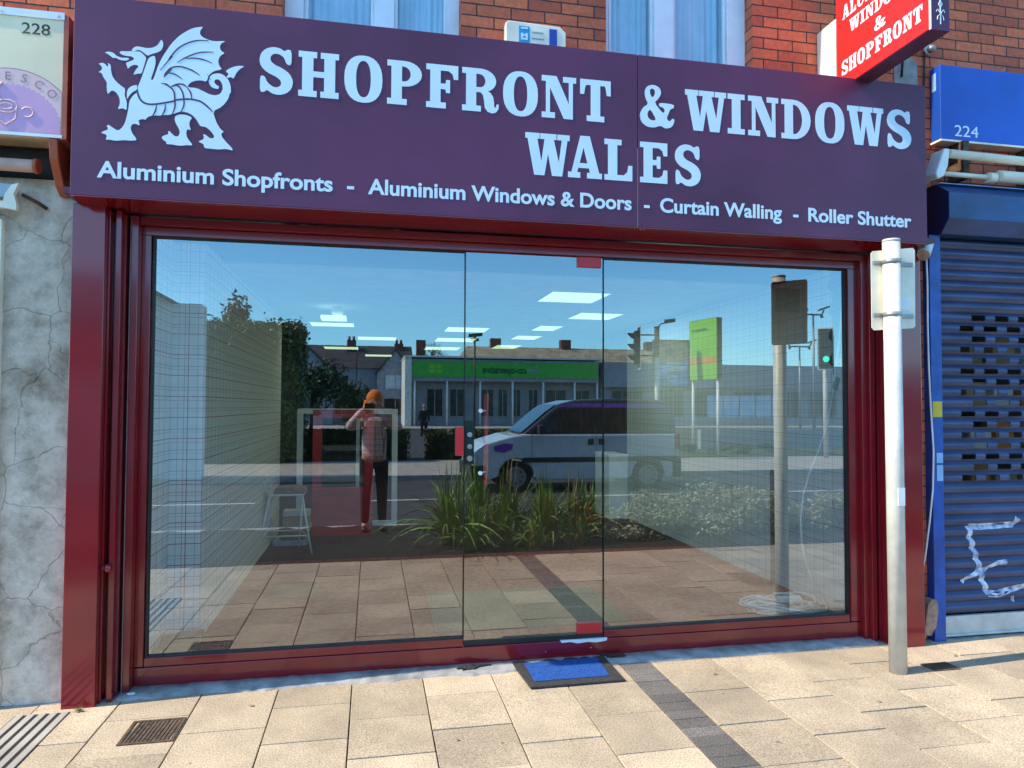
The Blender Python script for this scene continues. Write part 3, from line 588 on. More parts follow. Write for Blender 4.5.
# ================================================================ BRICK BUILDING
bb = thing('brick_building', 'orange brick upper storey with white framed windows above the shop sign', 'building', (1, 2, 0))
def holes_wall(x0, x1, z0, z1, y0, y1, ops):
    m = MB(); xs = sorted({x0, x1, *[o[0] for o in ops], *[o[1] for o in ops]}); 
    for a, b in zip(xs, xs[1:]):
        cut = [o for o in ops if o[0] <= a and b <= o[1]]
        z = z0
        for o in sorted(cut, key=lambda q: q[2]):
            m.box(a, b, y0, y1, z, o[2]); z = o[3]
        m.box(a, b, y0, y1, z, z1)
    return m
ops = [(-.56, .535, 3.72, 5.05), (1.505, 2.577, 3.72, 5.05), (5.3, 6.4, 3.9, 5.05), (-3.6, -2.5, 3.9, 5.05)]
holes_wall(-7, 10, 2.86, 6.3, 0, .24, ops).build('wall', 'brick', bb)
B(3.705, 3.832, -.10, .2, -.02, 2.85).build('wall_pier', 'brick', bb)
B(-7, -6.76, .241, 14.2, 0, 6.3).build('side_wall', 'brick', bb); B(9.76, 10, .241, 14.2, 0, 6.3).build('side_wall', 'brick', bb)
B(-7, 10, 14.2, 14.4, 0, 6.3).build('rear_wall', 'brick', bb)
rf = MB(); rf.add([(-7.1,-.15,6.32),(10.1,-.15,6.32),(10.1,7,9.2),(-7.1,7,9.2),(10.1,14.6,6.32),(-7.1,14.6,6.32)], [(0,1,2,3),(3,2,4,5),(0,3,5),(1,4,2),(0,5,4,1)])
rf.build('roof', 'slate', bb)
B(-7.1, 10.1, -.22, -.12, 6.2, 6.31).build('gutter', 'black', bb)
MB().box(-6.75, 9.75, .25, 14.19, 2.83, 2.95).build('upper_floor', 'ceiling', bb)
for (a, b, z0, z1), bars in zip(ops, [(-.44, -.012, .115, .455), (1.56, 1.889, 2.03, 2.44), (5.42, 5.8, 5.93, 6.28), (-3.48, -3.1, -2.97, -2.62)]):
    a1, m0, m1, b0 = bars
    w = MB()
    w.box(a, a1, .10, .16, z0, z1).box(b0, b, .10, .16, z0, z1).box(m0, m1, .095, .165, z0 + .07, z1 - .07).box(a1, b0, .10, .16, z0, z0 + .07).box(a1, b0, .10, .16, z1 - .07, z1)
    for u, v in ((a1, m0), (m1, b0)):
        w.box(u, u + .022, .118, .15, z0 + .07, z1 - .07).box(v - .022, v, .118, .15, z0 + .07, z1 - .07)
    wf = w.build('window', 'upvc', bb, bevel=.004)
    gp = MB()
    for u, v in ((a1, m0), (m1, b0)): gp.box(u + .02, v - .02, .130, .138, z0 + .06, z1 - .06)
    gp.build('pane', 'window', wf)
    c = MB()
    for u, v in ((a1, m0), (m1, b0)):
        n = 70; vs = []
        for i in range(n + 1):
            x = u - .03 + (v - u + .06) * i / n; yy = .215 + .006 * math.sin(i * .9) + .006 * math.sin(i * .37 + 1)
            vs += [(x, yy, z0), (x, yy, z1)]
        c.add(vs, [(2*i, 2*i+2, 2*i+3, 2*i+1) for i in range(n)], True)
    c.build('curtain', 'curtain', wf, fix=False)
    B(a - .03, b + .03, .30, .33, z0 - .05, z1 + .05).build('light_block', 'dark', wf)  # unseen dark sheet added to keep the upstairs windows light tight
    B(a - .05, b + .05, -.03, .10, z0 - .06, z0 + .001).build('window_sill', 'concrete', wf)

# ================================================================ SHOPFRONT
sf = thing('shopfront', 'burgundy aluminium shopfront with two large panes and a frameless glass door', 'shopfront', (1.05, 0, 0))
B(-1.605, -1.44, -.22, .02, 0, 2.715).build('pilaster', 'red', sf, bevel=.004)
B(3.54, 3.704, -.22, .02, 0, 2.715).build('pilaster', 'red', sf, bevel=.004)
def guide(s, o):  # shutter guide beside the pilaster; s=+1 left, -1 right, o pilaster's inner x
    X = lambda d: o + s * d
    g = MB()
    g.box(X(.001), X(.012), -.175, .02, 0, 2.70)
    g.box(X(.012), X(.036), -.110, .02, 0, 2.70)
    g.box(X(.036), X(.064), -.165, .02, 0, 2.70)
    return g
guide(1, -1.44).build('shutter_guide', 'red', sf, bevel=.002); guide(-1, 3.54).build('shutter_guide', 'red', sf, bevel=.002)
B(-1.376, -1.366, -.02, .02, 0, 2.70).build('guide_slot', 'black', sf); B(3.466, 3.476, -.02, .02, 0, 2.70).build('guide_slot', 'black', sf)
B(-1.366, -1.354, -.05, .02, 0, 2.70).build('sealant_strip', 'galv', sf); B(3.454, 3.466, -.05, .02, 0, 2.70).build('sealant_strip', 'galv', sf)
fr = MB()
fr.box(-1.354, -1.316, -.075, .06, 0, 2.70).box(3.416, 3.454, -.075, .06, 0, 2.70)
fr.box(-1.316, -1.268, -.005, .06, .124, 2.605).box(3.300, 3.375, -.005, .06, .124, 2.605).box(3.375, 3.416, -.045, .06, 0, 2.70)
fr.build_each('side_frame', 'red', sf, bevel=.003)
sl = MB()
sl.box(-1.316, 3.375, -.006, .06, 0, .118).box(-1.268, .573, .006, .055, .1182, .168).box(1.492, 3.300, .006, .055, .1182, .168)
sl.build('bottom_rail', 'red', sf, bevel=.004)
hd = MB()
hd.box(-1.316, 3.375, -.006, .06, 2.605, 2.655).box(-1.316, 3.375, -.05, .06, 2.656, 2.70).box(-1.604, 3.703, -.095, .02, 2.7165, 2.76)
hd.build('head_rail', 'red', sf, bevel=.003)
B(-1.60, 3.70, -.36, -.096, 2.728, 2.76).build('shutter_box_underside', 'red_shaded', sf)
gk = MB()
for a, b in ((-1.262, .573), (1.492, 3.300)):
    gk.box(a, b, .010, .05, .168, .178).box(a, b, .010, .05, 2.597, 2.605).box(a, a + .009 if a < 0 else a + .002, .010, .05, .178, 2.597).box(b - (.010 if b > 2 else .002), b, .010, .05, .178, 2.597)
gk.build('gasket', 'black', sf)
for a, b in ((-1.252, .569), (1.496, 3.288)):
    B(a, b, .030, .040, .179, 2.596).build('window_pane', 'glass', sf)
dr = B(.577, 1.488, .022, .034, .150, 2.600).build('glass_door', 'doorglass', sf)
eg = MB(); eg.box(.5715, .5768, .018, .040, .150, 2.60).box(1.4885, 1.4938, .018, .042, .150, 2.60)
eg.build_each('glass_edge', 'glassedge', dr)
MB().box(1.312, 1.476, .008, .048, 2.535, 2.603).box(1.312, 1.476, .008, .048, .150, .218).build_each('patch_fitting', 'door_red', dr, bevel=.003)
B(.578, 1.486, .010, .045, .119, .149).build('door_gap_shade', 'black', dr)  # black strip paints the shade in the gap under the door
MB().prism([(1.195,.1215),(1.205,.108),(1.26,.111),(1.31,.099),(1.38,.104),(1.44,.097),(1.505,.106),(1.51,.1215)], lambda x,z:(x,-.0085,z), lambda x,z:(x,.009,z)).build('worn_threshold_patch', 'upvc', sf)['label'] = 'pale scuffed bare metal patch under the door pivot'
h = MB().tube([(.729, .125, 1.10), (.729, .125, 1.70)], .015, 12); h.build('pull_handle', 'door_red', dr)
MB().cone((.676, .014, 1.590), (.676, .034, 1.590), .013, n=18).cone((.676, .014, 1.195), (.676, .034, 1.195), .013, n=18).tube([(.676,.03,1.59),(.729,.125,1.59)], .007).tube([(.676,.03,1.195),(.729,.125,1.195)], .007).build('handle_fixing', 'white', dr)
B(.516, .568, .002, .029, 1.307, 1.487).build('lock_keep', 'door_red', sf, bevel=.003)
MB().box(.579, .634, .006, .021, 1.25, 1.53).build('lock_case', 'glassedge', dr, bevel=.003)
MB().cone((.605, -.004, 1.44), (.605, .006, 1.44), .016, n=16).cone((.605, -.004, 1.365), (.605, .006, 1.365), .016, n=16).cone((.605, -.004, 1.29), (.605, .006, 1.29), .018, n=16).build_each('lock_cylinder', 'chrome', dr)
for x, s in ((-1.418, 1), (3.518, -1)):
    k = MB().cone((x, -.185, .732), (x, -.10, .732), .015, n=14).ball((x + .012 * s, -.18, .728), .020, (1, .8, 1.1)).cone((x - .004, -.203, .735), (x - .004, -.185, .735), .007)
    k.build('shutter_lock', 'red', sf)
MB().cone((1.10, -.012, .06), (1.10, -.005, .06), .005, n=8).cone((1.40, -.012, .065), (1.40, -.005, .065), .005, n=8).build_each('rail_screw', 'chrome', sf)

# ================================================================ MAIN FASCIA SIGN
FY = -.385
fs_ = thing('fascia_sign', 'long purple sign with white lettering and a white dragon over the shop window', 'sign', (1.03, -.2, 2.7))
B(-1.556, 1.5745, FY, -.02, 2.714, 3.780).build('sign_panel', 'purple', fs_, bevel=.003)
B(1.5775, 3.617, FY, -.02, 2.714, 3.780).build('sign_panel', 'purple', fs_, bevel=.003)
B(1.5746, 1.5774, FY + .004, -.03, 2.716, 3.2).build('panel_joint', 'cream', fs_)
ft = lambda u, v, d: (u, FY - .001 - d, v)
B(-1.554, 3.615, FY + .002, -.10, 2.7085, 2.7135).build('underside_trim', 'red', fs_)
g = MB()
row1 = [('S',-.626,-.449),('H',-.42,-.202),('O',-.172,.039),('P',.066,.262),('F',.287,.472),('R',.495,.711),('O',.737,.948),('N',.971,1.184),('T',1.209,1.402),('&',1.59,1.815),('W',1.887,2.164),('I',2.174,2.291),('N',2.315,2.526),('D',2.547,2.756),('O',2.788,3.002),('W',3.023,3.292),('S',3.319,3.503)]
row2 = [('W',.872,1.144),('A',1.134,1.346),('L',1.362,1.540),('E',1.590,1.768),('S',1.818,1.99)]
for wd, zz in ((row1[:9], (3.339,3.594)), (row1[9:10], (3.339,3.594)), (row1[10:], (3.339,3.594)), (row2, (2.990,3.241))):
    g = MB()
    for c, a, b in wd: put_glyph(g, c, a, b, *zz, ft)
    g.build('shop_name', 'letter', fs_, fix=False)
for s, a, b in (('Aluminium Shopfronts', -1.428, -.228), ('-', -.150, -.112), ('Aluminium Windows & Doors', -.035, 1.535), ('-', 1.615, 1.652), ('Curtain Walling', 1.720, 2.545), ('-', 2.625, 2.662), ('Roller Shutter', 2.733, 3.495)):
    g = MB(); put_text(g, s, a, b, 2.815, .083, ft, bold=.025); g.build('services_lettering', 'letter', fs_, fix=False)
g = MB()
for k, poly in DRAGON.items():
    vs, fc = curve_mesh([smooth(poly)], .0008); g.add([ft(x, y, .0006 if z > 0 else 0) for x, y, z in vs], fc)
def ribbon(mb, pts, ws, d0, d1):
    # smooth path, flat strip with width
    P = [Vector(p) for p in pts]; out = []; W = []
    for i in range(len(P) - 1):
        p0, p1, p2, p3 = P[max(i-1,0)], P[i], P[i+1], P[min(i+2,len(P)-1)]
        for k in range(5):
            t = k / 5; out.append(.5*((2*p1)+(p2-p0)*t+(2*p0-5*p1+4*p2-p3)*t*t+(3*p1-p0-3*p2+p3)*t**3)); W.append(ws[i]*(1-t)+ws[i+1]*t)
    out.append(P[-1]); W.append(ws[-1])
    vs = []
    for i, p in enumerate(out):
        d = out[min(i+1,len(out)-1)] - out[max(i-1,0)]; n = Vector((-d.y, d.x)).normalized() * W[i] / 2
        for q, dd in ((p+n, d0), (p-n, d0), (p+n, d1), (p-n, d1)): vs.append(ft(q.x, q.y, dd))
    fc = []
    for i in range(len(out)-1):
        a = 4*i; fc += [(a, a+4, a+5, a+1), (a+2, a+3, a+7, a+6), (a, a+2, a+6, a+4), (a+1, a+5, a+7, a+3)]
    mb.add(vs, fc)
ribbon(g, [p for p, w in SPIRAL], [w for p, w in SPIRAL], 0, .0008)
em = g.build('dragon_emblem', 'letter', fs_, fix=False)
g = MB()
for i, (pts, w) in enumerate(STROKES): ribbon(g, pts, [w*.35] + [w]*(len(pts)-2) + [w*.45], .0009, .0013 + i*.00003)
g.build('emblem_line', 'purple_dark', em, fix=False)
g = MB()
for x in (1.600, 1.622): g.cone((x, FY + .02, 2.708), (x, FY + .02, 2.702), .004)
g.build_each('panel_screw', 'chrome', fs_)

# ================================================================ PROJECTING SIGN
PX = 3.085
ps = thing('projecting_sign', 'red double sided sign box projecting from the wall above the purple sign', 'sign', (PX, 0, 3.76))
B(PX, PX + .125, -1.02, -.205, 3.765, 4.86).build('sign_box', 'purple', ps, bevel=.003)
B(PX - .004, PX, -1.012, -.212, 3.772, 4.85).build('sign_face', 'sign_red', ps)
B(PX + .125, PX + .129, -1.012, -.212, 3.772, 4.85).build('sign_face', 'sign_red', ps)
B(PX - .006, PX + .131, -.204, -.002, 3.70, 4.275).build('wall_bracket', 'cream', ps, bevel=.003)
B(PX - .005, PX + .001, -1.024, -1.012, 3.765, 4.86).build('edge_trim', 'white', ps)
fx = lambda u, v, d: (PX - .0045 - d, -u, v)
g = MB()
def word(g, w, u0, u1, z0, z1, f):
    wd = {'I': .5, 'W': 1.15, 'M': 1.2, '&': .9, 'U': .9, 'N': .88, 'O': .85, 'L': .72, 'T': .8, 'F': .76, 'S': .74}
    t = sum(wd.get(c, .86) for c in w) + .1 * (len(w) - 1); k = (u1 - u0) / t; x = u0
    for c in w:
        ww = wd.get(c, .86) * k
        put_glyph(g, c, x, x + ww, z0, z1, f); x += ww + .1 * k
# only the four lines the photograph shows are wanted
g = MB()
word(g, 'SHOPFRONT', .262, .965, 3.848, 3.945, fx)
word(g, '&', .575, .672, 3.985, 4.065, fx)
word(g, 'WINDOWS', .345, .90, 4.030 + .075, 4.19, fx)
word(g, 'ALUMINIUM', .275, .945, 4.225, 4.315, fx)
g.build('sign_lettering', 'letter', ps, fix=False)
g = MB()
ff = lambda x, z: (x, -1.0225, z)
cx = PX + .0625
g.box(cx - .003, cx + .003, -1.0235, -1.0205, 3.80, 4.6)
for s in (-1, 1):
    g.tube([(cx, -1.022, 3.86), (cx + s*.02, -1.022, 3.885), (cx + s*.028, -1.022, 3.87)], .0025, 6)
    g.tube([(cx, -1.022, 3.90), (cx + s*.012, -1.022, 3.915), (cx, -1.022, 3.935)], .0025, 6)
    g.tube([(cx, -1.022, 3.86), (cx + s*.018, -1.022, 3.845), (cx + s*.022, -1.022, 3.825)], .002, 6)
g.build('end_ornament', 'letter', ps, fix=False)

# ================================================================ ALARM BOX, CAMERA, FLOODLIGHT
al = thing('alarm_box', 'white burglar alarm box with blue stripes standing just above the purple sign', 'alarm box', (1.0, -.04, 3.82))
MB().prism([(.81,3.80),(.81,4.062),(.828,4.078),(1.17,4.070),(1.206,4.035),(1.206,3.80)], lambda x,z:(x,-.08,z), lambda x,z:(x,-.001,z)).build('alarm_casing', 'cream', al, bevel=.005)
B(.895, .965, -.0835, -.0805, 3.80, 4.048).build('turquoise_stripe', 'aqua', al); B(1.095, 1.145, -.0835, -.0805, 3.80, 4.048).build('blue_stripe', 'deep_blue', al)
g = MB()
for k, z in enumerate((4.030, 3.985, 3.96, 3.905)):
    g.box(.908, .952, -.085, -.0835, z, z + .010)
for z in (3.99, 3.925):
    g.box(.908, .922, -.0851, -.0836, z - .018, z + .012); g.box(.938, .952, -.0851, -.0836, z - .018, z + .012)
g.build('alarm_lettering', 'letter', al)
g = MB()
for a, b, z in ((.985, 1.05, 4.012), (.98, 1.06, 3.972)):
    x = a
    while x < b: g.box(x, x + .006, -.0835, -.0803, z, z + .008); x += .009
g.build('small_print', 'grey', al)
dc = thing('dome_camera', 'small white dome camera on the brick wall right of the red projecting sign', 'camera', (3.985, 0, 4.245))
MB().cone((3.985, 0, 4.25), (3.985, -.03, 4.25), .036, n=20).build('camera_base', 'white', dc)
MB().ball((3.985, -.045, 4.243), .030).build('camera_dome', 'grey', dc)
tag(MB().tube([(3.76,-.012,4.03),(3.775,-.012,4.20),(3.80,-.012,4.32),(3.95,-.012,4.27)], .007).tube([(3.94,-.012,3.80),(3.95,-.012,4.05),(3.955,-.012,4.24)], .006).build('cable', 'black'), 'black cable clipped to the bricks beneath the small dome camera', 'cable')
tag(MB().prism([(3.70,3.80),(3.70,4.12),(3.74,4.17),(3.83,4.19),(3.895,4.16),(3.90,3.80)], lambda x,z:(x,-.006,z), lambda x,z:(x,.003,z)).build('cement_patch', 'concrete'), 'grey cement patch smeared on the bricks under the projecting sign', 'cement patch')
fl = thing('floodlight', 'small white floodlight at the right hand end of the purple sign', 'floodlight', (3.76, -.25, 2.70))
MB().cone((3.690, -.27, 2.665), (3.775, -.20, 2.760), .040, .046, n=20).build('lamp_housing', 'white', fl)
MB().cone((3.683, -.276, 2.657), (3.690, -.27, 2.665), .037, n=20).build('lamp_lens', 'tan', fl)
MB().tube([(3.775,-.20,2.76),(3.79,-.1,2.78),(3.79,-.02,2.78)], .012).build('lamp_bracket', 'grey', fl)
tag(MB().tube([(3.80,-.17,2.70),(3.815,-.16,2.5),(3.812,-.16,2.2),(3.816,-.16,1.9),(3.828,-.16,1.6),(3.840,-.165,1.32),(3.825,-.17,1.05),(3.795,-.17,.83),(3.765,-.165,.62),(3.745,-.15,.47),(3.742,-.12,.44)], .0062).build('cable', 'cable'), 'long white cable hanging beside the blue shutter rail', 'cable')
jb = thing('junction_box', 'weathered tan junction box hanging tilted at the foot of the wall', 'junction box', (3.76, -.16, .06))
MB().prism([(3.715,.065),(3.775,.055),(3.820,.12),(3.838,.245),(3.822,.30),(3.785,.305),(3.755,.27)], lambda x,z:(x,-.195,z), lambda x,z:(x,-.125,z)).build('box_body', 'tan', jb, bevel=.006)
MB().tube([(3.755,-.16,.06),(3.74,-.165,.02),(3.715,-.17,.005),(3.70,-.19,.006)], .006).build('loose_wire', 'cable', jb)
tag(B(3.708, 3.725, -.145, -.101, .34, .42).build('wall_clip', 'white', bevel=.003), 'small white clip at the right edge of the pilaster near the ground', 'clip')

# ================================================================ SIGN POST
sp = thing('sign_post', 'pale grey street sign post standing on the pavement before the right pilaster', 'sign post', (3.18, -.585, 0))
MB().cone((3.181,-.585,-.02), (3.172,-.585,2.655), .051, n=28).build('post', 'galv', sp)
MB().cone((3.172,-.585,2.655), (3.172,-.585,2.670), .053, .050, n=28).build('post_cap', 'galv', sp)
cz = lambda z: 3.181 - .0034 * z
pl = MB().prism([(3.125,2.12),(3.14,2.105),(3.425,2.125),(3.44,2.14),(3.445,2.625),(3.43,2.64),(3.14,2.605),(3.125,2.59)], lambda x,z:(x,-.513,z), lambda x,z:(x,-.510,z)).build('sign_plate', 'cream', sp)
for z in (2.20, 2.53):
    MB().cone((cz(z),-.585,z-.014), (cz(z),-.585,z+.014), .0535, n=28).box(3.08, 3.365, -.5425, -.5335, z-.012, z+.012).box(3.155,3.20,-.56,-.5426,z-.013,z+.013).build('post_clamp', 'grey', sp)
B(3.28, 3.40, -.5148, -.5132, 2.24, 2.32).build('back_sticker', 'white', sp)
# front of the plate, read only in the reflection
B(3.16, 3.375, -.5095, -.5085, 2.37, 2.56).build('black_sign_panel', 'signal', sp)
g = MB(); g.box(3.27, 3.295, -.5095, -.5085, 2.16, 2.33).box(3.255,3.31,-.5095,-.5085,2.19,2.215)
g.build('sign_symbol', 'letter', sp)
B(3.155, 3.203, -.637, -.633, 1.02, 1.13).build('post_sticker', 'white', sp)
pc = MB().box(3.41, 3.60, -.62, -.50, -.002, .0045)
tag(pc.build('cover_plate', 'iron', bevel=.002), 'small dark cover plate in the paving right of the sign post', 'cover plate')

for o in sp.children:
    if o.name.split('.')[0] in ('sign_plate', 'back_sticker', 'black_sign_panel', 'sign_symbol'): o.location = (-.056, -.0195, 0)
# ================================================================ GROUND DETAILS
dg = thing('drain_cover', 'small rusty square drain grating in the paving before the left pane', 'drain cover', (-1.05, -.57, 0))
dg.rotation_euler = (0, 0, 0)
MB().box(-1.175,-.925,-.705,-.690,-.01,.006).box(-1.175,-.925,-.460,-.445,-.01,.006).box(-1.175,-1.160,-.690,-.460,-.01,.006).box(-.940,-.925,-.690,-.460,-.01,.006).box(-1.16,-.94,-.69,-.46,-.02,-.004).build('grating_frame', 'iron', dg)
g = MB()
for i in range(11):
    x = -1.155 + i * .0192
    g.add([(x,-.688,-.004),(x+.010,-.688,-.004),(x+.010+.012,-.462,-.004),(x+.012,-.462,-.004),(x,-.688,.005),(x+.010,-.688,.005),(x+.022,-.462,.005),(x+.012,-.462,.005)], [(4,5,6,7),(0,1,5,4),(1,2,6,5),(2,3,7,6),(3,0,4,7)])
g.build('grating_bars', 'iron', dg)
lg = thing('channel_drain', 'ribbed pale channel drain running from the foot of the cracked wall', 'drain', (-1.66, -.6, 0))
g = MB()
for k in range(5): g.box(-1.792 + k*.0535, -1.757 + k*.0535, -1.9, -.265, -.02, .008)
g.build('drain_bars', 'farpave', lg, bevel=.003)
B(-1.80, -1.54, -1.9, -.262, -.03, .0030).build('drain_channel', 'dark', lg)
w = thing('weed', 'tiny green weed growing at the foot of the left pilaster', 'plant', (-1.50, -.25, 0))
g = MB(); rnd = random.Random(4)
for i in range(26):
    a = rnd.uniform(0, 6.28); r = rnd.uniform(.01, .035); c = Vector((-1.50, -.262, .003)); t = c + Vector((math.cos(a)*r, math.sin(a)*r, rnd.uniform(.006, .028))); n = Vector((-math.sin(a), math.cos(a), 0))*.004
    g.add([c, (c+t)/2+n, t, (c+t)/2-n], [(0,1,2,3)])
g.build('leaf_tuft', 'weed', w, fix=False)
dm = thing('doormat', 'bright blue bristle doormat with black rubber edge outside the glass door', 'doormat', (1.17, -.2, 0))
mp = [(.872,.0),(1.480,.0),(1.478,-.41),(.905,-.415)]
mf = lambda z: (lambda x, y: (x, y - .012, z))
MB().prism(mp, mf(.002), mf(.016)).build('rubber_edge', 'rubber_mat', dm, bevel=.004)
MB().prism([(.945,-.055),(1.420,-.052),(1.405,-.345),(.945,-.35)], mf(.0162), mf(.021)).build('bristle_pad', 'blue_mat', dm, bevel=.002)
def blob(cx, cy, rx, ry, z, seed, n=34, h=.003):
    r = random.Random(seed); pts = []
    for i in range(n):
        t = 2*math.pi*i/n; k = 1 + r.uniform(-.35, .35)
        pts.append((cx + rx*k*math.cos(t), cy + ry*k*math.sin(t)))
    return MB().prism(pts, lambda x,y:(x,y,z-.004), lambda x,y:(x,y,z+h))
tag(blob(.60,-.075,.060,.030,.020,1).add(*(lambda m:(m.v,m.f))(blob(.675,-.055,.05,.010,.020,2))).build('leaf_litter', 'debris'), 'dark wet leaf litter on the cement left of the blue doormat', 'litter')
tag(blob(1.55,-.052,.055,.026,.022,5).add(*(lambda m:(m.v,m.f))(blob(1.49,-.02,.03,.014,.022,6))).build('leaf_litter', 'debris'), 'dark leaf litter lying against the right corner of the doormat', 'litter')
tag(blob(-1.30,-.10,.017,.009,.016,8).build('plaster_crumb', 'white'), 'white crumb of plaster on the cement by the left frame', 'crumb')

rnd = random.Random(17)
for i, (x, y, lab) in enumerate([(-.62,-.36,'small dry leaf left of centre near the drain grating'),(2.05,-.42,'small dry leaf on the slabs right of the dark paver strip'),(2.75,-.95,'curled dry leaf on the slabs at the lower right'),(.42,-.95,'curled dry leaf on the slabs below the doormat'),(3.75,-.42,'small dry leaf near the foot of the blue shutter rail')]):
    a = rnd.uniform(0,6.28); c_, s_ = math.cos(a), math.sin(a); L_ = rnd.uniform(.012,.02); g = MB()
    pt = lambda u, v, z: (x + u*c_ - v*s_, y + u*s_ + v*c_, z)
    g.add([pt(-L_,0,.004),pt(-L_*.3,L_*.5,.010),pt(L_*.6,L_*.35,.006),pt(L_,0,.012),pt(L_*.5,-L_*.4,.007),pt(-L_*.4,-L_*.5,.004)], [(0,1,2,3,4,5)])
    tag(g.build('dry_leaf', 'card', fix=False), lab, 'leaf')
# ================================================================ LEFT NEIGHBOUR
rw = thing('rendered_wall', 'grey cracked and stained cement rendered wall left of the burgundy pilaster', 'wall', (-3, 0, 0))
B(-7, -1.612, -.12, .24, 0, 2.86).build('render_face', 'render', rw)
B(-2.06, -1.972, -.16, -.121, 0, 2.62).build('cream_trim', 'cream', rw)
M['acrylic'] = pbr('cream_acrylic', (.86, .70, .44), .45, var=.10, scale=2)
cs = thing('cafe_sign', 'cream sign numbered 228 with a mauve roundel at the far left', 'sign', (-2.6, -.2, 3.04))
B(-3.7, -1.637, -.298, -.02, 3.045, 3.700).build('sign_panel', 'acrylic', cs)
g = MB().box(-3.7, -1.632, -.304, -.27, 3.672, 3.712).box(-3.7, -1.632, -.302, -.27, 3.035, 3.052)
for x in (-1.935, -1.665): g.cone((x,-.307,3.692),(x,-.303,3.692), .008, n=8)
g.build('sign_edge', 'upvc', cs)
B(-1.6365, -1.612, -.30, -.03, 3.03, 3.70).build('side_trim', 'orange', cs)
cc = (-1.885, 3.055)
def half_disc(r, wav=0, n=60):
    p = []
    for i in range(n + 1):
        a = math.pi * (i / n); rr = r + (wav if i % 2 else 0)
        x, z = cc[0] + rr * math.cos(a), max(3.053, cc[1] + rr * math.sin(a)); x = min(x, -1.640); p.append((x, z))
    return p
M['mauve'] = pbr('mauve_print', (.80, .50, .47), .5, var=.05); M['mauve2'] = pbr('purple_print', (.62, .33, .50), .5, var=.05); M['mauve_line'] = pbr('mauve_outline', (.40, .20, .24), .5)
def disc(r, d, name, mat, wav=0): MB().prism(half_disc(r, wav), lambda x,z:(x,-.2985-d,z), lambda x,z:(x,-.2981,z)).build(name, mat, cs)
disc(.336, .0008, 'roundel_outline', 'mauve_line'); disc(.331, .0014, 'roundel_ring', 'mauve'); disc(.245, .0020, 'roundel_centre', 'mauve2', .010)
g = MB()
for ch, a in (('F',128),('R',108),('E',92),('S',77),('C',62),('O',47)):
    vs, fcs = text_mesh(ch, .0)
    mx_ = (max(p[0] for p in vs)+min(p[0] for p in vs))/2; q = R(a-90); k = .062
    ctr = (cc[0] + .272*math.cos(R(a)), cc[1] + .272*math.sin(R(a)))
    g.add([(ctr[0] + ((p[0]-mx_)*math.cos(q) - p[1]*math.sin(q))*k, -.3008 - (.0006 if p[2] > 0 else 0), ctr[1] + ((p[0]-mx_)*math.sin(q) + p[1]*math.cos(q))*k) for p in vs], fcs)
g.build('roundel_lettering', 'mauve_line', cs, fix=False)
g = MB()
def ring(g, cx, cz, rx, rz, r, a0=0, a1=360): g.tube([(cx+rx*math.cos(R(a0+(a1-a0)*i/24)), -.3008, cz+rz*math.sin(R(a0+(a1-a0)*i/24))) for i in range(25)], r, 5)
ring(g, -1.900, 3.185, .052, .034, .004); ring(g, -1.900, 3.185, .030, .016, .004); ring(g, -1.800, 3.160, .028, .026, .004, -120, 150)
g.tube([(-1.952,-.3008,3.185),(-1.945,-.3008,3.12),(-1.90,-.3008,3.085),(-1.855,-.3008,3.12),(-1.848,-.3008,3.185)], .004, 5)
g.tube([(-1.93,-.3008,3.23),(-1.95,-.3008,3.27),(-1.92,-.3008,3.31)], .006, 5)
g.build('cup_drawing', 'mauve', cs, fix=False)
g = MB(); put_text(g, '228', -1.838, -1.702, 3.583, .058, lambda u,v,d:(u,-.2985-d,v), bold=.006); g.build('house_number', 'iron', cs, fix=False)
aw = thing('awning_roller', 'faded pink awning roller tucked under the cream sign numbered 228', 'awning', (-2.6, -.2, 2.9))
MB().cone((-3.6,-.22,2.905), (-1.79,-.22,2.900), .034, n=18).build('roller_tube', 'salmon', aw)
MB().cone((-1.79,-.22,2.90), (-1.772,-.22,2.90), .040, n=18).build('roller_end', 'orange', aw)
MB().prism([(-.30,3.03),(-.10,3.03),(-.06,2.80),(-.14,2.76),(-.20,2.80),(-.28,2.93)], lambda y,z:(-1.70,y,z), lambda y,z:(-1.655,y,z)).build('end_bracket', 'orange', aw, bevel=.006)
B(-3.6, -1.66, -.10, -.045, 2.87, 3.03).build('roller_recess_shade', 'dark', aw)  # dark slab stands for the shade in the recess behind the roller
ta = thing('torn_awning', 'torn pale awning cloth and arm hanging at the far left edge', 'awning', (-1.95, -.22, 2.75))
MB().prism([(-2.3,2.72),(-2.3,2.66),(-1.93,2.665),(-1.870,2.655),(-1.870,2.69),(-1.885,2.74),(-1.862,2.80),(-1.895,2.79),(-1.925,2.74),(-1.935,2.70)], lambda x,z:(x,-.235,z), lambda x,z:(x,-.205,z)).build('torn_cloth', 'cream', ta)
MB().prism([(-2.3,2.83),(-1.90,2.80),(-1.93,2.73),(-2.3,2.735)], lambda x,z:(x,-.20,z), lambda x,z:(x,-.16,z)).build('folded_cloth', 'grey', ta)
MB().tube([(-1.87,-.18,2.755),(-1.80,-.15,2.72),(-1.765,-.13,2.695)], .010).build('awning_arm', 'iron', ta)

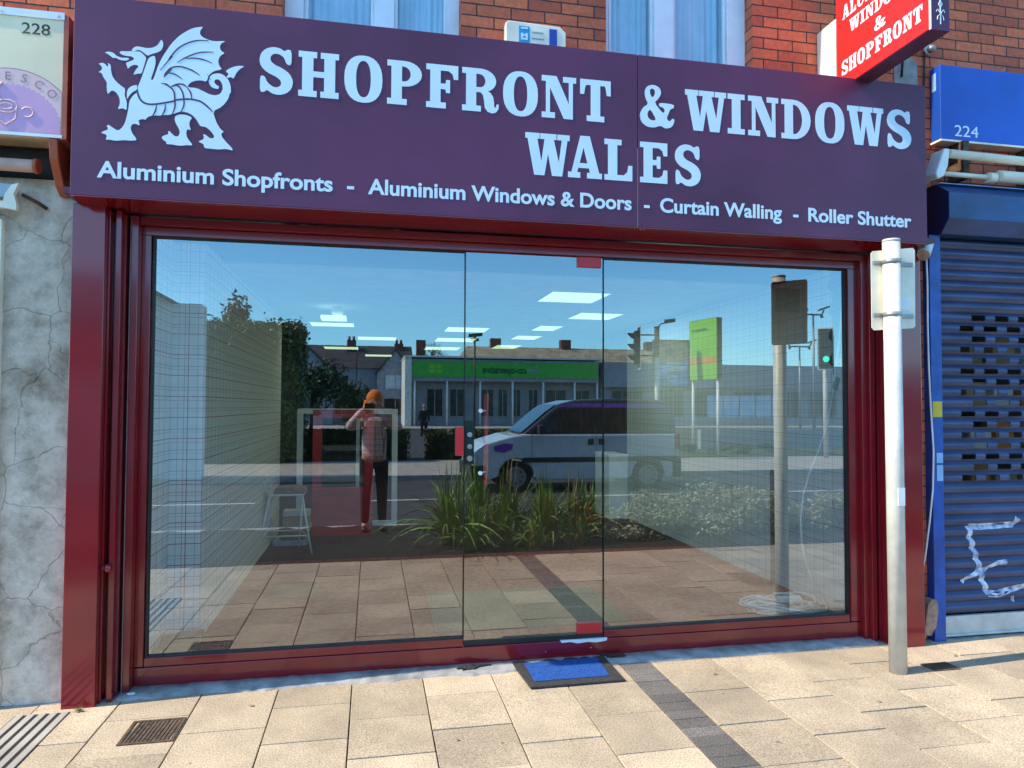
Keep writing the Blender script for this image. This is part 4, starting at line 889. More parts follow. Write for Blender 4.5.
# ================================================================ RIGHT NEIGHBOUR
bs = thing('blue_sign', 'plain blue shop sign numbered 224 above the roller shutter', 'sign', (4.9, 0, 3.55))
B(4.005, 6.6, -.098, -.003, 3.560, 4.106).build('sign_panel', 'blue', bs, bevel=.004)
B(4.0, 6.6, -.102, -.003, 3.546, 3.5595).build('sign_edge', 'cream', bs)
B(4.003, 4.0049, -.06, -.02, 3.93, 4.06).build('pale_patch', 'pale_blue', bs)  # pale patch high on the left end of the sign
g = MB(); put_text(g, '224', 4.120, 4.322, 3.590, .080, lambda u,v,d:(u,-.0985-d,v)); g.build('house_number', 'letter', bs, fix=False)
aa = thing('awning_arm_set', 'cream folding awning arms on brackets under the blue sign numbered 224', 'awning', (4.6, -.2, 3.3))
MB().cone((3.93,-.24,3.395),(6.4,-.24,3.36), .030, n=16).build('awning_bar', 'cream', aa)
MB().prism([(3.80,3.24),(3.87,3.42),(3.915,3.42),(3.90,3.30),(3.86,3.22),(3.81,3.20)], lambda x,z:(x,-.27,z), lambda x,z:(x,-.15,z)).build('end_bracket', 'white', aa, bevel=.01)
MB().cone((3.86,-.21,3.262),(4.33,-.21,3.262), .017, n=12).cone((4.28,-.21,3.26),(4.34,-.21,3.26), .036, n=14).build('awning_arm', 'cream', aa)
MB().cone((4.37,-.21,3.275),(5.0,-.21,3.27), .042, n=16).build('motor_tube', 'cream', aa)
g = MB()
for x in (4.15, 4.75, 5.6): g.box(x, x+.05, -.14, -.002, 3.27, 3.545)
g.build_each('wall_bracket', 'iron', aa)
rs = thing('roller_shutter', 'closed blue roller shutter with slotted rows and white graffiti', 'shutter', (5.2, 0, 0))
g = MB().prism([(-.02,2.84),(-.02,3.20),(-.16,3.20),(-.272,3.115),(-.272,2.935),(-.20,2.84)], lambda y,z:(3.90,y,z), lambda y,z:(6.6,y,z))
g.build('shutter_box', 'blue_dull', rs, bevel=.003)
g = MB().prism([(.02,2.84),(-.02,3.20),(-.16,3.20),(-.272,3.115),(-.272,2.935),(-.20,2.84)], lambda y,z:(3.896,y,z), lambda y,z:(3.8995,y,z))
g.build('box_end', 'blue_shaded', rs)
MB().box(3.905, 6.6, -.19, -.155, 3.201, 3.206).build('peeling_edge', 'pale_blue', rs)
B(3.835, 3.925, -.160, .02, 0, 2.84).build('guide_rail', 'blue_rail', rs, bevel=.003)
B(3.926, 3.95, -.075, .02, 0, 2.84).build('guide_slot', 'blue_shaded', rs)
B(6.55, 6.66, -.16, .02, 0, 2.84).build('guide_rail', 'blue_rail', rs, bevel=.003)
g = B(3.842, 3.918, -.1625, -.1605, 1.555, 1.665); g.build('yellow_sticker', 'yellow', rs)
MB().box(3.868, 3.918, -.1625, -.1605, 1.235, 1.305).box(3.868, 3.918, -.1625, -.1605, 1.11, 1.22).build_each('pale_sticker', 'pale_blue', rs)
SY = -.085
M['shutter'] = pbr('shutter_slat_blue', (.050, .068, .150), .36, metal=.15, var=.25, scale=3, dirt=.45, stretch=(1,1,6))
x0, x1 = 3.945, 6.56
pitch = .0766; z = .165; k = 0; solid = MB(); perf = MB()
prof = [(0,0),(-.004,.006),(-.013,.016),(-.020,.034),(-.018,.046),(-.012,.056),(.004,.068),(.006,.0766)]
def strip(mb, pr, a, b, z):
    n = len(pr); vs = [(a, SY+y, z+zz) for y, zz in pr] + [(b, SY+y, z+zz) for y, zz in pr] + [(a, SY+y+.004, z+zz) for y, zz in pr] + [(b, SY+y+.004, z+zz) for y, zz in pr]
    fc = [(i, n+i, n+i+1, i+1) for i in range(n-1)] + [(2*n+i, 2*n+i+1, 3*n+i+1, 3*n+i) for i in range(n-1)]
    mb.add(vs, fc, True); mb.add(vs, [(0, 2*n, 3*n, n), (n-1, 2*n-1, 4*n-1, 3*n-1), (0, n-1, 3*n-1, 2*n), (n, 3*n, 4*n-1, 2*n-1)])
while z < 2.86:
    if 1.05 < z < 2.27:
        strip(perf, prof[:3], x0, x1, z); strip(perf, prof[5:], x0, x1, z)
        x = x0; o = 4.232 if k % 2 else 4.132
        cur = x0
        while o < x1 - .15:
            strip(perf, prof[2:6], cur, o, z); cur = o + .118; o += .200
        strip(perf, prof[2:6], cur, x1, z)
    else: strip(solid, prof, x0, x1, z)
    z += pitch; k += 1
solid.build('shutter_slats', 'shutter', rs, fix=False); perf.build('slotted_slats', 'shutter', rs, fix=False)
MB().box(x0, x1, -.105, -.075, .02, .150).box(x0, x1, -.125, -.075, .015, .03).build('bottom_bar', 'galv', rs, bevel=.003)
B(3.84, 6.8, .9, .95, 0, 2.8).build('dark_backing', 'dark', rs)
# graffiti follows the slats, sprayed on as thin relief
g = MB()
def spray(pts, w):
    P = []
    for (a, b), (c, d) in zip(pts, pts[1:]):
        n = max(2, int(math.hypot(c-a, d-b) / .006))
        for i in range(n): P.append((a+(c-a)*i/n, b+(d-b)*i/n))
    P.append(pts[-1])
    def yy(z):
        t = (z - .165) % pitch
        for (y0, z0), (y1, z1) in zip(prof, prof[1:]):
            if z0 <= t <= z1: return SY + y0 + (y1-y0)*(t-z0)/(z1-z0) - .0022
        return SY
    rr = random.Random(2)
    for (a, b), (c, d) in zip(P, P[1:]):
        dx, dz = c-a, d-b; l = math.hypot(dx, dz) or 1; nx, nz = -dz/l*w, dx/l*w
        q = [(a+nx,b+nz),(a,b),(a-nx,b-nz),(c-nx,d-nz),(c,d),(c+nx,d+nz)]
        vs = [(x, yy(z), z) for x, z in q]
        g.add(vs, [(0,1,4,5),(1,2,3,4)])
spray([(4.60,.825),(4.56,.78),(4.40,.775),(4.27,.772),(4.185,.775),(4.190,.70),(4.215,.62),(4.24,.56),(4.27,.46),(4.30,.36),(4.335,.295),(4.42,.285),(4.52,.315),(4.66,.335),(4.9,.35)], .022)
spray([(4.120,.385),(4.17,.42),(4.28,.455),(4.42,.51),(4.50,.515)], .016)
spray([(4.535,.27),(4.56,.225)], .012)
M['spray'] = pbr('white_spray_paint', (.62, .66, .72), .6, var=.4, scale=22, col2=(.16, .20, .33))
g.build('graffiti', 'spray', rs, fix=False)
bg = []
rnd = random.Random(12)
for i in range(26):
    x = 4.02 + (i % 7) * .26 + rnd.uniform(-.03, .03); lvl = i // 7
    zz = .95 + lvl * .33 + rnd.uniform(0, .02); hh = rnd.uniform(.16, .27); ww = rnd.uniform(.12, .21)
    o = MB().box(x, x + ww, .25, .40, zz, zz + hh).build('carton', ['goods_a', 'goods_b', 'goods_c', 'goods_a'][i % 4], bevel=.004)
    tag(o, 'small carton on a shelf glimpsed through the slots of the blue shutter', 'carton', 'cartons on the shelves behind the slotted shutter')
sh = thing('shop_shelf', 'dark shelving just behind the slotted part of the blue shutter', 'shelf', (4.9, .3, 0))
g = MB()
for l in range(5): g.box(3.97, 6.4, .2, .45, .93 + l*.33, .949 + l*.33)
g.build('shelf_board', 'timber', sh); MB().box(3.95,3.968,.2,.45,.0,2.4).box(6.402,6.42,.2,.45,0,2.4).build_each('shelf_upright', 'timber', sh)

# ================================================================ INTERIOR
struct(B(-1.5, 3.75, .062, 3.25, -.03, .004).build('floor', 'carpet')); struct(B(-1.5, 3.75, 3.251, 13.6, -.03, .003).build('floor_rear', 'carpet_shaded'))
struct(B(-1.6, 3.75, 1.50, 13.6, 2.75, 2.80).build('ceiling', 'ceiling'))
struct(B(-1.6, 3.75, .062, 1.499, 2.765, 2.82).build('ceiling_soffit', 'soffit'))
wl = MB().box(-1.62, -1.15, .82, 5.0, 0.004, 2.749).box(-1.62, -1.36, .062, .819, .004, 2.749)
struct(wl.build('wall_left', 'plaid'))
struct(B(-1.62, -1.5, 5.01, 13.6, .004, 2.749).build('wall_left_rear', 'darkwall'))  # dark colour paints the falling light towards the back of the wall
struct(MB().box(3.65, 3.72, .062, 5.3, .004, 2.749).build('wall_right', 'plaid_r'))
struct(B(3.65, 3.72, 5.31, 13.6, .004, 2.749).build('wall_right_rear', 'darkwall'))  # rear stretch coloured dark in place of the dimness there
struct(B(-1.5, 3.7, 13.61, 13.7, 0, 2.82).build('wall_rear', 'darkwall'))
def ceiling_light(x0, x1, y0, y1, label, lit=True):
    t = thing('ceiling_light', label, 'ceiling light', ((x0+x1)/2, (y0+y1)/2, 2.75), 'ceiling panel lights inside the shop')
    f = MB().box(x0-.02,x1+.02,y0-.02,y0,2.738,2.749).box(x0-.02,x1+.02,y1,y1+.02,2.738,2.749).box(x0-.02,x0,y0,y1,2.738,2.749).box(x1,x1+.02,y0,y1,2.738,2.749)
    f.build('light_frame', 'upvc', t); B(x0, x1, y0, y1, 2.741, 2.747).build('diffuser', 'lamp' if lit else 'upvc', t)
    if lit:
        ld = bpy.data.lights.new('panel_lamp', 'AREA'); ld.energy = 5.5 if y0 < 5 else (2.0 if y0 < 5.6 and x0 < 0 else .7); ld.color = (.80, 1, .76); ld.shape = 'RECTANGLE'; ld.size = x1-x0; ld.size_y = y1-y0
        lo = bpy.data.objects.new('panel_lamp', ld); COL.objects.link(lo); lo.parent = t; lo.location = (0, 0, -.012)
ceiling_light(1.72, 2.32, 2.20, 2.86, 'largest lit panel, top of the right hand row inside the shop')
ceiling_light(2.44, 2.98, 3.62, 4.22, 'lit panel just right of the glass door edge, below the largest one')
ceiling_light(-.23, .40, 2.35, 2.72, 'unlit bluish panel nearest the window over the left pane', False)
ceiling_light(2.29, 2.62, 5.05, 5.65, 'small lit panel below and left of the panel by the door edge')
ceiling_light(2.26, 2.66, 6.45, 7.05, 'second small lit panel of the receding right hand row')
ceiling_light(2.25, 2.70, 8.2, 9.0, 'third and lowest small lit panel of the right hand row')
ceiling_light(1.05, 1.65, 5.5, 6.1, 'faint lit panel level with the left edge of the glass door')
ceiling_light(1.05, 1.70, 7.1, 7.75, 'thin lit panel just above the green shop sign reflection')
ceiling_light(1.0, 1.66, 8.9, 9.6, 'lit strip overlapping the left end of the green sign reflection')
ceiling_light(-.84, -.26, 5.35, 5.8, 'lit panel nearest the plaid wall, beside the sensor block')
ceiling_light(-.24, .38, 7.2, 7.75, 'lit panel above the tall twin chimney reflection')
ceiling_light(-.92, -.28, 9.3, 9.9, 'lit panel low on the left above the dark roof reflection')
ceiling_light(-.16, .42, 11.2, 11.8, 'farthest lit panel, just over the dark roof ridge')
pj = thing('ceiling_projector', 'small white projector hanging from the ceiling near the plaid wall', 'projector', (-.45, 3.8, 2.75))
MB().cone((-.40,3.85,2.749),(-.40,3.85,2.70), .05, n=16).ball((-.40,3.85,2.69), .075, (1,1,.6)).build('projector_body', 'upvc', pj)
B(-.58, -.30, 3.72, 3.98, 2.60, 2.64).build('projector_lens_panel', 'lamp', pj, bevel=.004)
# red sample door with a glass upper half
rd = thing('sample_door', 'red sample door with glazed upper half standing inside the left pane', 'door', (-.35, 4.6, 0))
g = MB().box(-.715,-.605,4.58,4.64,.01,1.565).box(-.085,.02,4.58,4.64,.01,1.565).box(-.605,-.085,4.58,4.64,1.462,1.565).box(-.605,-.085,4.58,4.64,.52,.60).box(-.605,-.085,4.58,4.64,.01,.13)
g.build('door_frame', 'door_red', rd, bevel=.004)
B(-.604,-.086,4.60,4.62,.131,.519).build('lower_panel', 'door_red', rd)
B(-.604,-.086,4.605,4.613,.601,1.461).build('glass_panel', 'window', rd)
wfm = thing('display_frame', 'pale empty aluminium frame leaning behind the red sample door', 'frame', (-.3, 5, 0))
g = MB().box(-.945,-.875,5.0,5.05,.02,1.575).box(.265,.335,5.0,5.05,.05,1.575).box(-.875,.265,5.0,5.05,1.51,1.575).box(-.875,.265,5.0,5.05,.05,.11)
g.build('outer_frame', 'frame_pale', wfm, bevel=.004); B(-.20,-.155,5.0,5.04,.111,1.509).build('mullion', 'frame_pale', wfm)
# bar stool
st = thing('bar_stool', 'pale metal bar stool with low back beside the plaid wall', 'stool', (-.92, 3.75, 0))
legs = [((-1.20,3.55,.01),(-1.08,3.62,.63)),((-.63,3.55,.01),(-.74,3.62,.63)),((-.80,3.95,.01),(-.76,3.90,.63)),((-1.18,3.95,.01),(-1.08,3.90,.63))]
for a, b in legs: MB().tube([a, b], .011, 8).build('leg', 'frame_pale', st)
MB().box(-1.10,-.72,3.60,3.92,.63,.65).build('seat', 'frame_pale', st, bevel=.008)
MB().tube([(-1.09,3.9,.65),(-1.15,3.92,.78),(-1.17,3.93,.98)], .010).tube([(-1.09,3.62,.65),(-1.15,3.60,.78),(-1.17,3.6,.98)], .010).add(*(lambda m:(m.v,m.f))(B(-1.185,-1.165,3.6,3.93,.82,1.0))).build('backrest', 'frame_pale', st)
MB().tube([(-1.16,3.575,.20),(-.67,3.575,.20),(-.79,3.93,.20),(-1.15,3.93,.20),(-1.16,3.575,.20)], .010).build('footrest', 'frame_pale', st)
tag(MB().prism([(-1.05,.655),(-.70,.66),(-.72,.71),(-.85,.73),(-1.02,.72)], lambda x,z:(x,3.62,z), lambda x,z:(x,3.88,z)).build('folded_coat', 'card', bevel=.01), 'brown folded coat lying on the bar stool seat', 'coat')
bx = thing('parcel_pile', 'pile of blue and white packaging on the floor under the bar stool', 'packaging', (-.9, 4.2, 0))
MB().box(-1.10,-.72,4.05,4.3,.005,.06).build('flat_pack', 'blue_film', bx, bevel=.006); MB().box(-1.02,-.75,4.08,4.28,.061,.14).build('dark_bag', 'card', bx, bevel=.02); MB().box(-1.0,-.70,4.1,4.28,.33,.40).build('white_box', 'goods_b', bx, bevel=.01); MB().box(-1.0,-.70,4.1,4.28,.141,.32).build('brown_box', 'goods_a', bx, bevel=.01)
tag(B(.46, 1.93, .66, 1.72, .0045, .012).build('doormat', 'mat_grey', bevel=.002), 'large grey green mat on the shop floor inside the glass door', 'doormat')
tag(MB().prism([(-.87,1.79),(-.48,1.74),(-.48,2.27),(-.85,2.34)], lambda x,y:(x,y,.0045), lambda x,y:(x,y,.012)).build('floor_hatch', 'darkwall'), 'dark square mat on the floor in front of the bar stool', 'mat')
cd = thing('card_offcuts', 'brown card offcuts in the corner at the foot of the plaid wall', 'offcuts', (-1.2, .55, 0))
MB().prism([(-1.34,.30),(-1.08,.36),(-1.10,.62),(-1.30,.70)], lambda x,y:(x,y,.01), lambda x,y:(x,y+.02,.075)).build('bent_card', 'card', cd, bevel=.004)
MB().obox((-1.20,.58,.115), (1,.12,.05), (-.12,1,0), (0,0,1), .13, .02, .018).build('folded_strip', 'timber', cd, bevel=.003)
# extension lead and timber board in the right corner
tb = tag(MB().box(3.30, 3.60, .25, .47, .0045, .085).build('timber_board', 'timber', bevel=.004), 'grey timber board on the floor in the right hand window corner', 'board')
el = thing('extension_lead', 'coiled white extension lead with a four way socket in the right window corner', 'extension lead', (3.3, .6, .05))
pts = []; rnd = random.Random(21); cx_, cy_, ra_, an_ = 3.14, .66, .2, 0
for k in range(9):
    cx_, cy_, ra_, an_ = 3.16 + rnd.uniform(-.09,.10), .66 + rnd.uniform(-.05,.05), rnd.uniform(.09,.24), rnd.uniform(0, 6.28)
    ex = rnd.uniform(.55, 1.0); tl = rnd.uniform(-.5, .5); h_ = .02 + k*.007
    for i in range(20):
        t = an_ + i/20*6.0; u_, v_ = ra_*1.25*math.cos(t), ra_*ex*math.sin(t)
        pts.append((cx_ + u_*math.cos(tl) - v_*math.sin(tl), cy_ + u_*math.sin(tl) + v_*math.cos(tl), h_ + .012*math.sin(t*2+k) + .02))
MB().tube(pts, .0085, 6).build('cord_coil', 'cable', el)
cp = [(3.47,.25,2.60),(3.455,.27,2.35),(3.43,.27,2.1),(3.375,.27,1.72),(3.33,.27,1.50),(3.25,.27,1.30),(3.17,.27,1.13),(3.12,.27,.98),(3.095,.27,.80),(3.10,.27,.64),(3.14,.28,.48),(3.22,.32,.34),(3.34,.36,.20),(3.40,.40,.12),(3.36,.36,.095),(3.22,.33,.098),(3.10,.40,.10),(3.02,.52,.10)]
MB().tube(cp, .0085, 6).build('hanging_cord', 'cable', el)
MB().obox((3.20,.58,.13), (1,-.35,.1), (.35,1,0), (-.1,0,1), .085, .034, .018).build('socket_block', 'cable', el, bevel=.005)
MB().obox((3.395,.262,1.80), (.3,0,1), (0,1,0), (1,0,-.3), .045, .012, .017).build('cable_tie', 'weed', el)
def scallop():
    pts = [(3.56,2.745),(3.36,2.745),(3.39,2.70),(3.42,2.64)]
    z = 2.60
    while z > 2.0:
        pts += [(3.43, z), (3.405, z - .03), (3.40, z - .07), (3.43, z - .10), (3.435, z - .16)]; z -= .19
    pts += [(3.44, 2.0), (3.56, 2.0)]
    return pts
tag(MB().prism(scallop(), lambda x,z:(x,.34,z), lambda x,z:(x,.352,z)).build('torn_pelmet', 'mat_grey'), 'torn grey pelmet with scalloped edge in the top right window corner', 'pelmet')
tag(B(3.36, 3.645, 5.25, 5.9, .005, .93).build('cabinet', 'frame_pale', bevel=.006), 'low pale cabinet at the far end of the right hand wall', 'cabinet')
tag(B(3.56,3.59,1.40,1.43,.005,1.05).build('upright_strip', 'timber'), 'thin dark upright strip against the right hand wall', 'batten')  # upright strip put in for a thin dark line

# ================================================================ THE STREET BEHIND THE CAMERA (seen mirrored in the glass)
struct(B(-400, 400, -500, 60, -.9, -.23).build('ground', 'ground'))
struct(B(-60, 70, -11.95, -5.24, -.229, -.11).build('road', 'asphalt'))
g = MB()
for x in range(-56, 66, 4): g.box(x, x + 2, -8.62, -8.52, -.1095, -.106)
struct(g.build('road_markings', 'line'))
g = MB()
for k in range(-60, 70): g.box(k*.915 + .004, k*.915 + .911, -5.24, -5.09, -.2, .012)
struct(g.build('near_kerb', 'kerb', bevel=.01))
g = MB()
for k in range(-60, 70): g.box(k*.915 + .004, k*.915 + .911, -12.10, -11.95, -.2, .012)
struct(g.build('far_kerb', 'kerb', bevel=.01))
struct(B(-60, 70, -16.4, -12.10, -.2, .0).build('far_pavement', 'farpave'))
struct(B(-60, 70, -44, -16.4, -.2, -.03).build('car_park', 'asphalt'))
struct(B(-60, 70, -52, -44, -.2, .06).build('shop_walkway', 'farpave'))
struct(B(9.5, 26, -19.6, -16.6, -.029, .02).build('verge', 'grass'))
struct(B(-60, -7.01, -5.09, 0, -.2, -.004).build('side_pavement', 'farpave')); struct(B(10.21, 70, -5.09, 0, -.2, -.004).build('side_pavement', 'farpave'))
def soil():
    m = MB(); nx, ny = 110, 20; vs = []; rnd = random.Random(31)
    for j in range(ny + 1):
        for i in range(nx + 1):
            e = 0 if j in (0, ny) else 1
            vs.append((-7 + 17.2*i/nx, -3.065 - 2.02*j/ny, .0 + e*(.035 + rnd.uniform(-.02,.025))))
    m.add(vs, [(j*(nx+1)+i, (j+1)*(nx+1)+i, (j+1)*(nx+1)+i+1, j*(nx+1)+i+1) for j in range(ny) for i in range(nx)], True); return m
struct(soil().build('planting_bed', 'soil', fix=False)); struct(B(-7, 10.2, -5.09, -3.06, -.2, -.02).build('bed_base', 'soil'))

# ---- plants in the bed
def spiky(x, y, h, n, seed, label, dry=.15):
    t = thing('spiky_plant', label, 'plant', (x, y, .03), 'strap leaved plants in the bed opposite the door')
    rnd = random.Random(seed); ms = {'blade': MB(), 'blade_dry': MB()}
    for i in range(int(n*1.35)):
        a = rnd.uniform(0, 6.28); lean = rnd.uniform(.05, .98) ** 1.15; L = h * rnd.uniform(.6, 1.15); w = rnd.uniform(.010, .021)
        d = Vector((math.cos(a), math.sin(a), 0)); side = Vector((-math.sin(a), math.cos(a), 0)) 
        tw = rnd.uniform(-.8, .8); side = (side * math.cos(tw) + Vector((0,0,1)) * math.sin(tw)).normalized()
        b = Vector((x + rnd.uniform(-.09,.09), y + rnd.uniform(-.09,.09), .03)); vs = []; K = 7
        for k in range(K + 1):
            s_ = k / K; p = b + d * (L * lean * s_ ** 1.4) + Vector((0,0,1)) * (L * (s_ * (1.05 - .45*lean) - .55*lean * s_**3))
            ww = w * (1 - s_ ** 2.2) + .0006
            vs += [p + side * ww, p - side * ww]
        ms['blade_dry' if rnd.random() < dry else 'blade'].add(vs, [(2*k, 2*k+1, 2*k+3, 2*k+2) for k in range(K)], True)
    ms['blade'].build('blades', 'blade', t, fix=False)
    if ms['blade_dry'].v: ms['blade_dry'].build('withered_blades', 'blade_dry', t, fix=False)
    return t
spiky(.90, -3.65, 1.0, 130, 1, 'tall strap leaved plant at the left end of the clump')
spiky(1.12, -3.35, .62, 120, 2, 'low bright clump at the left front edge of the bed')
spiky(1.45, -3.45, .62, 100, 3, 'low spreading strap leaved plant left of the doormat reflection')
spiky(1.62, -3.9, .95, 80, 4, 'dark leaved plant in the middle behind the low ones')
spiky(2.0, -3.55, .82, 110, 5, 'plant with one upright blade right of the middle')
spiky(2.42, -3.75, .80, 100, 6, 'strap leaved plant at the right end of the clump', .3)
spiky(2.30, -3.35, .45, 44, 7, 'short half withered plant at the front right of the clump', .5)
ub = MB(); ub.add([(1.93,-3.6,.3),(1.99,-3.6,.3),(2.0,-3.6,.7),(1.965,-3.6,1.06),(1.93,-3.6,.7)], [(0,1,2,4),(4,2,3)]); 
spiky(1.28, -4.1, .98, 110, 8, 'tall dark green plant behind the left end of the clump', .08)
spiky(2.72, -4.0, .70, 80, 9, 'rearmost plant by the right edge of the glass door', .2)
spiky(1.80, -3.3, .42, 70, 10, 'lowest bright tuft at the front middle of the clump', .1)
fo = thing('orange_flower', 'small orange flower head low at the right of the clump', 'flower', (2.45, -3.4, .05))
g = MB(); rnd = random.Random(77)
for i in range(14):
    c = Vector((2.45 + rnd.uniform(-.09,.09), -3.4 + rnd.uniform(-.06,.06), .36 + rnd.uniform(-.06,.1))); g.ball(c, .014, (1,1,.7), 7, 5)
g.build('petals', 'flower', fo); MB().tube([(2.45,-3.4,.03),(2.44,-3.4,.38)], .004, 5).build('stalk', 'blade', fo)
def leaves(n, cen, rad, seed, size, flat=.5, shell=.35, lumps=9, zmin=.03):
    rnd = random.Random(seed); m = MB(); cs_ = []
    for i in range(lumps):
        a = rnd.uniform(0, 6.28); q = rnd.uniform(.1, .75)
        cs_.append((Vector((cen[0] + rad[0]*q*math.cos(a), cen[1] + rad[1]*q*math.sin(a), cen[2] + rad[2]*rnd.uniform(-.45,.62))), rnd.uniform(.28, .55)))
    for i in range(n):
        c, k = rnd.choice(cs_)
        v = Vector((rnd.gauss(0,1), rnd.gauss(0,1), rnd.gauss(0,1))).normalized() * (shell + (1-shell)*rnd.random()**.5) * k
        p = c + Vector((v.x*rad[0], v.y*rad[1], v.z*rad[2]))
        if p.z < zmin: continue
        u = Vector((rnd.gauss(0,1), rnd.gauss(0,1), rnd.gauss(0,1)*flat)).normalized(); w = u.cross(Vector((rnd.gauss(0,1),rnd.gauss(0,1),rnd.gauss(0,1)))).normalized()
        s_ = size * rnd.uniform(.6, 1.3)
        m.add([p - u*s_, p + w*s_*.45, p + u*s_, p - w*s_*.45], [(0,1,2,3)])
    return m
for i, (x, y, rx, h, lab) in enumerate([(3.15,-3.7,.48,.42,'first low silvery shrub right of the strap leaved clump'),(3.85,-3.75,.55,.55,'second low silvery shrub, left of the road sign post reflection'),(4.6,-3.7,.55,.60,'third silvery shrub, behind the post reflection'),(5.35,-3.75,.55,.56,'fourth silvery shrub, under the green signal reflection'),(6.1,-3.8,.55,.52,'fifth silvery shrub by the right hand frame'),(7.0,-3.8,.6,.5,'sixth silvery shrub at the far right end of the bed'),(3.6,-4.5,.6,.5,'silvery shrub in the second row nearest the road, left one'),(4.9,-4.5,.7,.55,'silvery shrub in the second row nearest the road, right one')]):
    t = thing('low_shrub', lab, 'shrub', (x, y, .03), 'low silvery shrubs in the planting bed')
    leaves(3400, (x, y, h*.45), (rx, .46, h*.62), 40+i, .024, lumps=12).build('foliage', 'shrubleaf', t, fix=False)
    g = MB(); rnd = random.Random(i)
    for k in range(9):
        a = rnd.uniform(0, 6.28); g.tube([(x,y,.02),(x+rx*.3*math.cos(a),y+.15*math.sin(a),h*.3),(x+rx*.6*math.cos(a),y+.3*math.sin(a),h*.7)], [.009,.006,.003], 5)
    g.build('stems', 'bark', t)
# ---- people
def sk_mesh(verts, edges, rad, root, lv=2):
    me = bpy.data.meshes.new('s'); me.from_pydata(verts, edges, []); o = bpy.data.objects.new('s', me); COL.objects.link(o)
    sk = o.modifiers.new('k', 'SKIN'); sk.use_smooth_shade = True; sb = o.modifiers.new('b', 'SUBSURF'); sb.levels = lv; sb.render_levels = lv
    for i, r in enumerate(rad):
        d = me.skin_vertices[0].data[i]; d.radius = (r, r) if not isinstance(r, tuple) else r; d.use_root = (i == root)
    bpy.context.view_layer.update()
    m2 = bpy.data.meshes.new_from_object(o.evaluated_get(bpy.context.evaluated_depsgraph_get()))
    r = MB(); r.v = [tuple(v.co) for v in m2.vertices]; r.f = [tuple(p.vertices) for p in m2.polygons]; r.sm = [True]*len(r.f)
    bpy.data.objects.remove(o); bpy.data.meshes.remove(me); bpy.data.meshes.remove(m2); return r
def person(x, y, s, label, scarf, shirt, elbow=.30, hands=((-.075,.24,1.60),(.075,.24,1.60)), z0=0, elz=1.30, torso=.83):
    """Standing figure facing +Y at (x, y); hands given relative to the figure."""
    t = thing('person', label, 'person', (x, y, z0))
    P = lambda a, b, c: (x + a*s, y + b*s, z0 + c*s)
    v = []; e = []; r = []
    def add(p, rad, par=None):
        v.append(P(*p)); r.append(rad*s if not isinstance(rad, tuple) else (rad[0]*s, rad[1]*s)); i = len(v)-1
        if par is not None: e.append((par, i))
        return i
    pel = add((0,0,.95), (.145,.105)); wa = add((0,0,1.10), (.135,.095), pel); ch = add((0,0,1.30), (.155,.105), wa); ns = add((0,0,1.43), (.085,.075), ch); nk = add((0,.015,1.52), .052, ns); add((0,.03,1.57), .05, nk)
    arms = []
    for q, hd in zip((-1,1), hands):
        sh_ = add((q*.175,0,1.40), .062, ns); el = add((q*elbow,.07,elz), .046, sh_)
        hv = Vector(hd); wr = hv - (hv - Vector((q*elbow,.07,elz))).normalized()*.07
        w_ = add(tuple(wr), .028, el); pm = add(tuple(hv), (.030,.020), w_)
        arms.append((q, el, w_, hv))
        up = (hv - wr).normalized(); side = Vector((q*-1,0,0))
        for k in range(4):
            o = Vector((0, .012*(k-1.5)*1.3, 0)) + up*.045; L_ = (.055,.065,.06,.045)[k]
            f1 = add(tuple(hv + o), .0095, pm); f2 = add(tuple(hv + o + up*L_*.35 + side*.018), .0085, f1); add(tuple(hv + o + side*.042 + up*L_*.3), .0075, f2)
        th = add(tuple(hv + side*.02 - Vector((0,.02,0))), .011, pm); add(tuple(hv + side*.045 - Vector((0,.028,-.02))), .009, th)
    for q in (-1,1):
        hp = add((q*.09,0,.88), .092, pel); kn = add((q*.105,.015,.49), .060, hp); an = add((q*.11,-.01,.09), .040, kn); add((q*.115,.10,.045), .036, an)
    b = sk_mesh(v, e, r, pel)
    # head: skull, jaw, nose, ears in one mesh with the body
    hc = P(0,.02,1.665)
    b.ball(hc, .105*s, (.78,.95,1.12), 22, 16); b.ball(P(0,.055,1.60), .062*s, (.85,1,.8), 14, 10); b.cone(P(0,.105,1.665), P(0,.137,1.635), .008*s, .015*s, 8); 
    for q in (-1,1): b.ball(P(q*.083,.01,1.655), .026*s, (.35,.7,1.1), 8, 6)
    b.build('body', 'skin', t, fix=False)
    g = MB()
    for q in (-1,1): g.ball(P(q*.033,.108,1.675), .0105*s, (1.2,.6,.8), 8, 6)
    g.build('eyes', 'dark', t); MB().obox(P(0,.112,1.60), (1,0,0), (0,1,0), (0,0,1), .022*s, .006*s, .005*s).build('mouth', 'door_red', t)
    # clothes: the same skeleton, a little fuller, cut at neck, cuffs and hem
    vs, es, rs = [], [], []
    def a2(p, rad, par=None):
        vs.append(P(*p)); rs.append((rad[0]*s, rad[1]*s) if isinstance(rad, tuple) else rad*s); i = len(vs)-1
        if par is not None: es.append((par, i))
        return i
    h0 = a2((0,0,torso), (.178,.130)); h1 = a2((0,0,1.10), (.165,.120), h0); h2 = a2((0,0,1.30), (.180,.125), h1); h3 = a2((0,0,1.44), (.100,.088), h2)
    for (q, el, w_, hv) in arms:
        s0 = a2((q*.18,0,1.40), .080, h3); s1 = a2((q*elbow,.07,elz), .064, s0); wr = Vector((q*elbow,.07,elz)).lerp(hv, .80); a2(tuple(wr), .044, s1)
    sk_mesh(vs, es, rs, h0).build('shirt', shirt, t, fix=False)
    vs.clear(); es.clear(); rs.clear()
    h0 = a2((0,0,1.02), (.170,.128))
